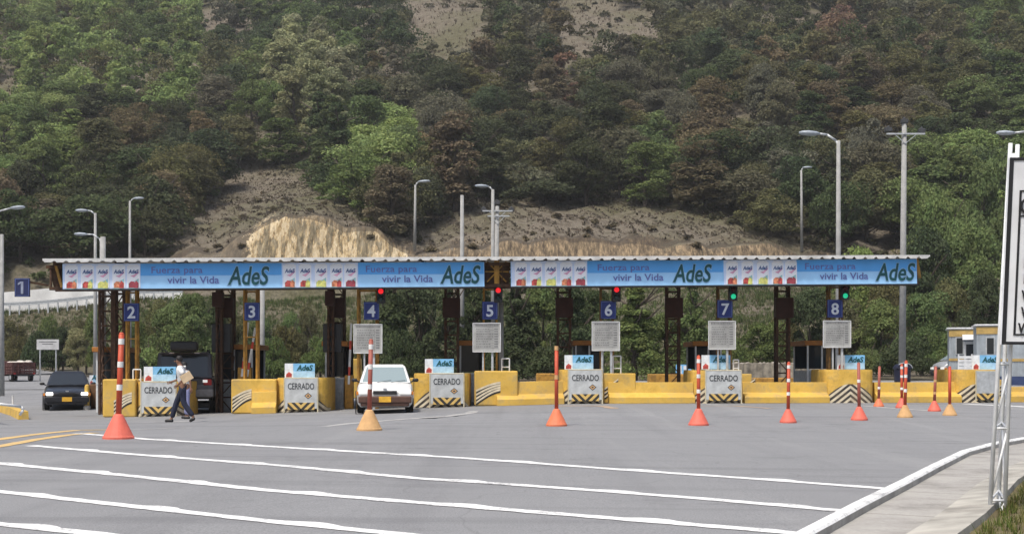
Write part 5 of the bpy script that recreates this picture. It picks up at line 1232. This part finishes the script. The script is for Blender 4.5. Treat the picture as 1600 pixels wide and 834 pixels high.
C_DARK = (0.078, 0.088, 0.048); C_DKG = (0.074, 0.096, 0.047); C_OLV = (0.132, 0.129, 0.062); C_GRY = (0.137, 0.133, 0.088); C_MID = (0.133, 0.174, 0.067); C_BRT = (0.227, 0.284, 0.103); C_YEL = (0.262, 0.270, 0.150); C_RST = (0.190, 0.125, 0.090); C_BRN = (0.157, 0.130, 0.078)
CN = {C_DARK: 'dark olive', C_DKG: 'dark green', C_OLV: 'olive green', C_GRY: 'grey-green', C_MID: 'mid green', C_BRT: 'bright green', C_YEL: 'pale yellow-green', C_RST: 'rusty red-brown', C_BRN: 'brownish'}
def jit_c(c, s, r): 
    k = r.uniform(1 - s, 1 + s); return (c[0] * k * r.uniform(.94, 1.06), c[1] * k, c[2] * k * r.uniform(.9, 1.1))
tr_ = random.Random(42)
def blob(px, py, cx, cy, rx, ry): return ((px - cx) / rx) ** 2 + ((py - cy) / ry) ** 2 < 1
def forest_colour(px, py):      # py = middle of the crown
    r = tr_.random()
    if blob(px, py, 490, 130, 62, 75): return C_YEL
    if blob(px, py, 880, 130, 62, 42) and r < .75: return C_RST
    if blob(px, py, 1325, 40, 45, 30) or blob(px, py, 590, 70, 20, 20): return C_RST if r < .7 else C_BRN
    if blob(px, py, 575, 225, 68, 60): return C_BRT if r < .65 else C_MID
    if blob(px, py, 420, 160, 50, 70) : return C_MID
    if px < 330 and py < 190 - px * .1: return C_BRT if r < .5 else (C_MID if r < .85 else C_OLV)
    if px < 120 and py < 300: return C_MID if r < .6 else C_BRT
    if blob(px, py, 480, 40, 130, 60): return C_DKG if r < .6 else C_MID
    if px > 1400 and py > 200: return C_MID if r < .6 else (C_BRT if r < .75 else C_DKG)
    if px > 1450: return C_MID if r < .5 else (C_OLV if r < .8 else C_DKG)
    if blob(px, py, 1010, 250, 40, 60): return C_MID
    if blob(px, py, 820, 250, 260, 110): return C_DARK if r < .45 else (C_GRY if r < .62 else (C_OLV if r < .85 else C_BRN))
    if px < 430 and py > 180: return C_DARK if r < .6 else (C_OLV if r < .85 else C_BRN)
    return C_DARK if r < .25 else (C_GRY if r < .5 else (C_OLV if r < .75 else (C_DKG if r < .9 else C_BRN)))
YFX = [-90, 60, 140, 215, 235, 300, 350, 420, 500, 560, 600, 650, 690, 720, 800, 1000, 1080, 1130, 1180, 1250, 1300, 1700]
YFY = [455, 448, 425, 415, 398, 330, 285, 258, 282, 330, 372, 384, 348, 328, 316, 318, 326, 346, 368, 380, 398, 420]
def gap(px, py):
    return (abs(px - (335 - py * .14)) < 20 and py < 215) or (620 < px < 770 and py < 95 - abs(px - 690) * .3) or blob(px, py, 920, 30, 60, 50) or blob(px, py, 5, 150, 22, 100) or blob(px, py, 72, 235, 16, 55) or blob(px, py, 408, 235, 18, 40) or blob(px, py, 1000, 40, 40, 30)
spots = []; fr2 = random.Random(3); tries = 0; gridc = {}
while tries < 90000:
    tries += 1; y = 121 + (334 - 121) * fr2.random() ** .72; x = fr2.uniform(-.46, .46) * y
    z = H(x, y); px = 800 + x / y * F; py = HZ - (z - EZ) / y * F
    if py > np.interp(px, YFX, YFY) or py < -35: continue
    if gap(px, py) or gap(px, py - 30): continue
    dm = 4.3 + (y - 130) * .009
    if px < 240 and y < 165: dm = 4.2
    key = (int(x / 8), int(y / 8)); ok = True
    for i in range(-2, 3):
        for j in range(-2, 3):
            for q in gridc.get((key[0] + i, key[1] + j), ()):
                if (q[0] - x) ** 2 + (q[1] - y) ** 2 < dm * dm: ok = False; break
            if not ok: break
        if not ok: break
    if ok: gridc.setdefault(key, []).append((x, y)); spots.append((x, y, z, px, py))
spots.sort(key=lambda s: s[1])
print("FOREST SPOTS", len(spots))
COLS = [(-200, 70, "the left edge"), (70, 150, "the left lamps"), (150, 300, "lane sign 2"), (300, 450, "lane sign 3"), (450, 640, "lane sign 4"), (640, 850, "lane sign 5"), (850, 1040, "lane sign 6"), (1040, 1210, "lane sign 7"), (1210, 1370, "lane sign 8"), (1370, 1500, "the tall power pole"), (1500, 2000, "the roadside sign")]
BANDS = [(330, 999, "lowest down"), (250, 330, "low down"), (165, 250, "midway up"), (80, 165, "high up"), (-99, 80, "at the top")]
hill = []; rest = []
for i, (x, y, z, px, py) in enumerate(spots):
    s = F / y; hh = tr_.uniform(5.4, 9.6) * (.95 if y > 250 else 1); ww = tr_.uniform(6.6, 11.2)
    col = forest_colour(px, py - hh * s * .5); kind = 'round' if tr_.random() < .50 else ('umbel' if tr_.random() < .45 else ('tall' if tr_.random() < .55 else ('cone' if tr_.random() < .35 else 'bush')))
    if col == C_YEL: kind, hh, ww = 'tall', 10.5, 6.8
    if col == C_BRT and 500 < px < 640: kind, ww = 'round', 11
    if kind == 'tall' and col != C_YEL: hh *= 1.15; ww *= .75
    if kind == 'bush': hh *= .6
    if 480 < px < 530 and 250 < py < 300: kind, col, hh, ww = 'cone', C_DKG, 11, 7.5
    lim = np.interp(px, YFX, YFY)
    if col == C_DARK and tr_.random() < .25: col = C_DKG
    if len(hill) < 290: hill.append((x, y, z, px, py, kind, ww, hh, col))
    else: rest.append((x, y, z, px, py, kind, ww, hh, col))
SH = {'round': 'round', 'umbel': 'flat-topped', 'tall': 'tall', 'cone': 'pointed', 'bush': 'low'}
cells = {}
for t_ in hill:
    cx = next(c[2] for c in COLS if c[0] <= t_[3] < c[1]); bd = next(b_[2] for b_ in BANDS if b_[0] <= t_[4] - 25 < b_[1])
    cells.setdefault((CN[t_[8]], SH[t_[5]], bd, cx), []).append(t_)
ORD = ["first", "second", "third", "fourth", "fifth", "sixth", "seventh", "eighth", "ninth"]
sd_ = 0
for (cn, sh, bd, cx), L_ in cells.items():
    L_.sort(key=lambda q: q[3])
    for k, (x, y, z, px, py, kind, ww, hh, col) in enumerate(L_):
        lab = f"{cn} {sh} hill tree {bd} above {cx}"
        if len(L_) == 2: lab += (", left one of two" if k == 0 else ", right one of two")
        elif len(L_) > 2: lab += f", {ORD[min(k, 8)]} from left"
        sd_ += 1; tree("hillside_tree", lab, "tree", (x, y, z - .3), kind, ww, hh, jit_c(col, .16, tr_), "trees on the wooded hillside", sd_)
# farther trees beyond the 286 nearest and the undergrowth between them: one mass
Q, SHD = [], []
rs9 = np.random.RandomState(5)
CL = {}
def mass(name, items, m_cols, nl, size, group=None):
    for ci, (mc) in enumerate(m_cols):
        Qs, Ss = [], []
        for (x, y, z, ww, hh, form, c) in items:
            if c != ci: continue
            C_, N_, Sh, rs = crown_points(int(rs9.randint(1e6)), ww / 2, hh, 9, nl, form); C_ += np.array([x, y, z]); Qs.append(leaf_cloud(C_, N_, size, rs)); Ss.append(Sh)
        if not Qs: continue
        yield ci, np.concatenate(Qs), np.concatenate(Ss)
Qs, Ss, Cs = [], [], []
for (x, y, z, px, py, kind, ww, hh, col) in rest:
    C_, N_, Sh, rs = crown_points(int(rs9.randint(1e6)), ww / 2, hh, 14, 1900, {'cone': 'cone', 'tall': 'tall'}.get(kind, 'round')); C_ += np.array([x, y, z - .3])
    Qs.append(leaf_cloud(C_, N_, .46, rs)); Ss.append(Sh); Cs.append(np.tile(np.array(jit_c(col, .16, tr_)), (len(Sh), 1)))
if Qs:
    me_ = quads_mesh("forest", np.concatenate(Qs), M_LEAFT, np.concatenate(Ss), np.concatenate(Cs)); o = bpy.data.objects.new("forest", me_); COL.objects.link(o)
    tag(o, "farthest trees of the wood covering the upper hillside", "forest", kind='stuff')
items = []
for k in range(4200):
    y = 123 + 205 * fr2.random(); x = fr2.uniform(-.46, .46) * y; z = H(x, y); px = 800 + x / y * F; py = HZ - (z - EZ) / y * F
    lim = np.interp(px, YFX, YFY); inf = py < lim + 3
    if gap(px, py) and fr2.random() < .8: continue
    if not inf and fr2.random() < .78: continue
    w = fr2.uniform(1.2, 3.2) * (1 if inf else .38); items.append((x, y, z - .1, w, w * fr2.uniform(.45, .8), 'bush', (0 if px > 350 else 1) if inf else 2))
UC = [(.075, .074, .044), (.09, .115, .045), (.15, .125, .080)]
for ci, Q, Sh in mass("undergrowth", items, UC, 130, .38):
    me_ = quads_mesh("undergrowth", Q, M_LEAF, Sh); o = bpy.data.objects.new("undergrowth", me_); COL.objects.link(o); o.color = (*UC[ci], 1)
    tag(o, ["olive undergrowth filling the wood on the hill", "greener undergrowth filling the left of the hill", "dry brown tufts dotted over the bare slope"][ci], "undergrowth", kind='stuff')
def f_slope(rs):
    y = rs.uniform(127.5, 205); x = rs.uniform(-.3, .28) * y; z = H(x, y); px = 800 + x / y * F; py = HZ - (z - EZ) / y * F
    if py < np.interp(px, YFX, YFY) - 14 or px < 225 or px > 1300: return None
    return (x, y, z - .05)
def f_gap(rs):
    y = rs.uniform(165, 330); x = rs.uniform(-.42, .30) * y; z = H(x, y); px = 800 + x / y * F; py = HZ - (z - EZ) / y * F
    return (x, y, z - .05) if gap(px, py) else None
# trees and bushes behind the toll: (px, foot Y, top row, width px, kind, colour, label)
MIDT = [
 (405, 88, 500, 62, 'nround', C_MID, "mid green bush behind the pale slim post right of lane sign 3"), (455, 92, 490, 54, 'nround', C_MID, "green tree behind the small advert board right of lane sign 3"),
 (205, 90, 492, 50, 'nround', C_MID, "green tree directly behind lane sign 2"), (135, 96, 500, 52, 'nround', C_OLV, "olive tree above the black car's right side"), (522, 86, 498, 52, 'nround', C_OLV, "olive bush behind the brown column left of lane sign 4"),
 (250, 92, 470, 60, 'nround', C_OLV, "olive tree farther up the bank right of lane sign 2"), (15, 108, 500, 60, 'nround', C_OLV, "olive bush on the bank beneath lane sign 1"), (82, 104, 498, 46, 'nbush', C_MID, "green bush on the bank above the plain white road sign"),
 (612, 71, 452, 78, 'ncone', C_DKG, "dark pointed tree behind lane sign 4's traffic light"), (655, 74, 444, 84, 'nround', C_DKG, "dark round tree above the CERRADO board right of the white car"),
 (700, 70, 462, 70, 'ncone', C_DKG, "dark tree behind the brown column left of lane sign 5"), (742, 75, 455, 76, 'nround', C_DKG, "dark tree directly behind lane sign 5"),
 (805, 70, 452, 84, 'ncone', C_DKG, "dark pointed tree just right of lane sign 5"), (848, 75, 448, 80, 'nround', C_MID, "slightly lighter tree midway between lane signs 5 and 6"),
 (893, 70, 458, 72, 'ncone', C_DKG, "dark pointed tree behind the brown column left of lane sign 6"), (932, 76, 470, 70, 'nround', C_DKG, "dark tree directly behind lane sign 6"),
 (992, 69, 470, 92, 'ncone', C_MID, "freestanding pointed tree just right of lane sign 6"), (1040, 73, 500, 70, 'nround', C_MID, "low round tree behind the brown column left of lane sign 7"),
 (1082, 71, 468, 62, 'ncone', C_MID, "pointed tree left of lane sign 7"), (628, 69, 520, 60, 'nbush', C_DKG, "low dark bush behind the white car's roof"), (770, 68, 530, 70, 'nbush', C_DKG, "low dark bush under lane sign 5"),
 (860, 68, 528, 70, 'nbush', C_DKG, "low dark bush behind the wall between lane signs 5 and 6"), (1135, 78, 520, 70, 'nbush', C_MID, "green bush behind lane sign 7's tariff board"),
 (1190, 80, 505, 80, 'nround', C_MID, "broad green bush right of lane sign 7"), (1225, 84, 490, 60, 'nround', C_OLV, "olive bush behind the brown column left of lane sign 8"),
 (1265, 80, 452, 90, 'nround', C_DKG, "dark tree left of lane sign 8"), (1320, 84, 462, 84, 'nround', C_OLV, "olive tree behind lane sign 8"),
 (1345, 96, 392, 92, 'nround', C_BRT, "bright green tree showing over the canopy's right end"), (1300, 100, 415, 60, 'nround', C_MID, "tree crown just over the roof right of lane sign 8"),
 (1375, 78, 470, 84, 'nround', C_MID, "green tree left of the tall power pole's foot"), (1395, 92, 400, 80, 'nround', C_OLV, "olive tree at the canopy's right tip"),
 (1440, 80, 460, 90, 'nround', C_MID, "green tree right of the tall power pole's foot"), (1450, 95, 370, 96, 'nround', C_DKG, "dark tree right of the tall power pole at roof height"),
 (1485, 84, 440, 86, 'nround', C_OLV, "olive tree above the smaller guard cabin"), (1520, 96, 350, 110, 'nround', C_MID, "large green tree left of the roadside sign"),
 (1540, 82, 430, 80, 'nround', C_DKG, "dark tree right behind the larger guard cabin"), (1590, 90, 400, 100, 'nround', C_MID, "green tree behind the roadside sign's panel"),
 (1460, 108, 300, 100, 'nround', C_MID, "tall green tree right of the power pole, halfway to its top"), (1540, 112, 250, 100, 'nround', C_MID, "uppermost green tree of the near group beside the roadside sign"),
 (1415, 72, 530, 76, 'nbush', C_DKG, "dark bush behind the litter bin"), (1470, 76, 515, 60, 'nbush', C_MID, "green bush behind the silver van"), (1355, 74, 535, 60, 'nbush', C_MID, "green bush behind the bare chevron nose"),
 (262, 84, 478, 70, 'nround', C_MID, "green tree behind the off-roader's left side"), (300, 80, 462, 92, 'nround', C_MID, "broad green tree above the off-roader's roof"), (335, 86, 472, 66, 'nround', C_DKG, "darker tree right of the off-roader's roof"),
 (232, 80, 530, 60, 'nbush', C_BRT, "bright bush right of lane sign 2"), (62, 96, 512, 52, 'nbush', C_DKG, "dark bush behind the plain white road sign"), (98, 97, 512, 48, 'nround', C_DKG, "small dark tree right of the plain white road sign"),
 (122, 92, 518, 50, 'nround', C_YEL, "yellowish bush above the black car"), (150, 90, 486, 48, 'nround', C_MID, "slim green tree left of the leftmost column"), (28, 100, 520, 44, 'nbush', C_OLV, "olive bush above the maroon truck"),
 (190, 84, 505, 56, 'nround', C_MID, "green bush behind the leftmost tall cone's tip"), (445, 82, 505, 60, 'nbush', C_OLV, "olive bush right of lane sign 3"), (480, 84, 478, 44, 'nround', C_OLV, "thin olive tree between lane signs 3 and 4"),
 (500, 78, 520, 56, 'nbush', C_MID, "green bush left of the booth at lane sign 4"), (425, 80, 530, 52, 'nbush', C_MID, "green bush beside the pale post right of lane sign 3"), (372, 84, 500, 50, 'nround', C_OLV, "olive bush behind the raised arms at lane sign 3"),
 (210, 78, 545, 50, 'nbush', C_DKG, "low dark bush behind the tube rail near lane sign 2"), (562, 76, 510, 60, 'nround', C_OLV, "olive tree behind lane sign 4's tariff board"),
]
for i, (px, Y, yt, w, kind, col, lab) in enumerate(MIDT):
    g = gp(px, Y); h = max(1.0, P(px, yt, Y).z - g.z); wm = w / F * Y
    if kind == 'nbush': h *= 1.2
    elif 590 < px < 1100: h *= 1.2; wm *= 1.25
    else: h *= 1.08
    tree("bush" if kind == 'nbush' else "tree", lab, "bush" if kind == 'nbush' else "tree", (g.x, g.y, g.z - .05), kind, wm * 1.15, h * 1.03, jit_c(col, .08, tr_), "trees and bushes just behind the plaza", i + 3)
# weeds on the embankment, verge grass near the roadside sign
def tufts(name, n, fn, hgt, wid, col, lab, blades=7, cat="grass"):
    rs = np.random.RandomState(n); Qs = []
    for k in range(n):
        p = fn(rs)
        if p is None: continue
        for j in range(blades):
            a = rs.uniform(0, 6.28); l = rs.uniform(.4, 1) * hgt; d = np.array([math.cos(a), math.sin(a), 0]); q = np.array(p) + d * rs.uniform(0, hgt * .5); t = q + d * l * rs.uniform(.1, .7) + np.array([0, 0, l]); s_ = np.array([-math.sin(a), math.cos(a), 0]) * wid
            m_ = (q + t) / 2 + np.array([0, 0, l * .12]); Qs.append([q - s_, q + s_, t + s_ * .2, t - s_ * .2])
    Q = np.array(Qs); o = bpy.data.objects.new(name, quads_mesh(name, Q, M_LEAF, rs.uniform(.6, 1.35, len(Q)))); COL.objects.link(o); o.color = (*col, 1); tag(o, lab, cat, kind='stuff')
def f_ver(rs):
    a = pt_at(K2, rs.uniform(.0, .62)); u = .42 + rs.uniform(0, 1) ** 1.5 * 3.0; x, y = a.x + u, a.y - u * .35; return (x, y, H(x, y) + .17 + min(.25, u * .06) - .01)
tufts("grass", 5200, f_ver, .085, .004, (.16, .15, .055), "dry short grass on the verge round the roadside sign's foot", 6)
tufts("grass", 2200, f_ver, .10, .005, (.085, .12, .03), "greener grass blades on the verge by the kerb", 5)
def f_bank(rs):
    px = rs.uniform(-60, 1500); y = rs.uniform(90, 119) if px < 640 or 1090 < px else rs.uniform(80, 119); x = (px - 800) / F * y
    if px < 170 and y < 108: return None
    return (x, y, H(x, y) - .05)
tufts("weeds", 22000, f_bank, .30, .022, (.125, .125, .058), "dry weeds covering the embankment behind the plaza", 8, "weeds")
tufts("weeds", 11000, f_bank, .50, .03, (.10, .135, .05), "green weeds scattered over the embankment behind the plaza", 8, "weeds")
tufts("scrub", 34000, f_slope, .20, .07, (.185, .155, .120), "dry grey-brown scrub grass all over the bare slope above the canopy", 5, "scrub")
tufts("scrub", 2600, f_slope, .32, .12, (.105, .09, .062), "darker dead tufts scattered over the bare slope above the canopy", 5, "scrub")
tufts("scrub", 12000, f_gap, .6, .10, (.150, .122, .088), "dry scrub in the bare gullies higher on the hill", 4, "scrub")
# ---------------------------------------------------------------- thin haze over the valley
hm = bpy.data.materials.new("haze_air"); hm.use_nodes = True; N = hm.node_tree.nodes; N.clear()
o_ = N.new("ShaderNodeOutputMaterial"); pv = N.new("ShaderNodeVolumePrincipled"); pv.inputs["Color"].default_value = (.95, .95, .95, 1); pv.inputs["Density"].default_value = .00032; pv.inputs["Anisotropy"].default_value = .2
hm.node_tree.links.new(pv.outputs[0], o_.inputs["Volume"])
hz = MB().box((0, 380, 100), (1000, 900, 215)).build("haze", hm); tag(hz, "thin pale haze over the valley and the hillside", "haze", kind='stuff')
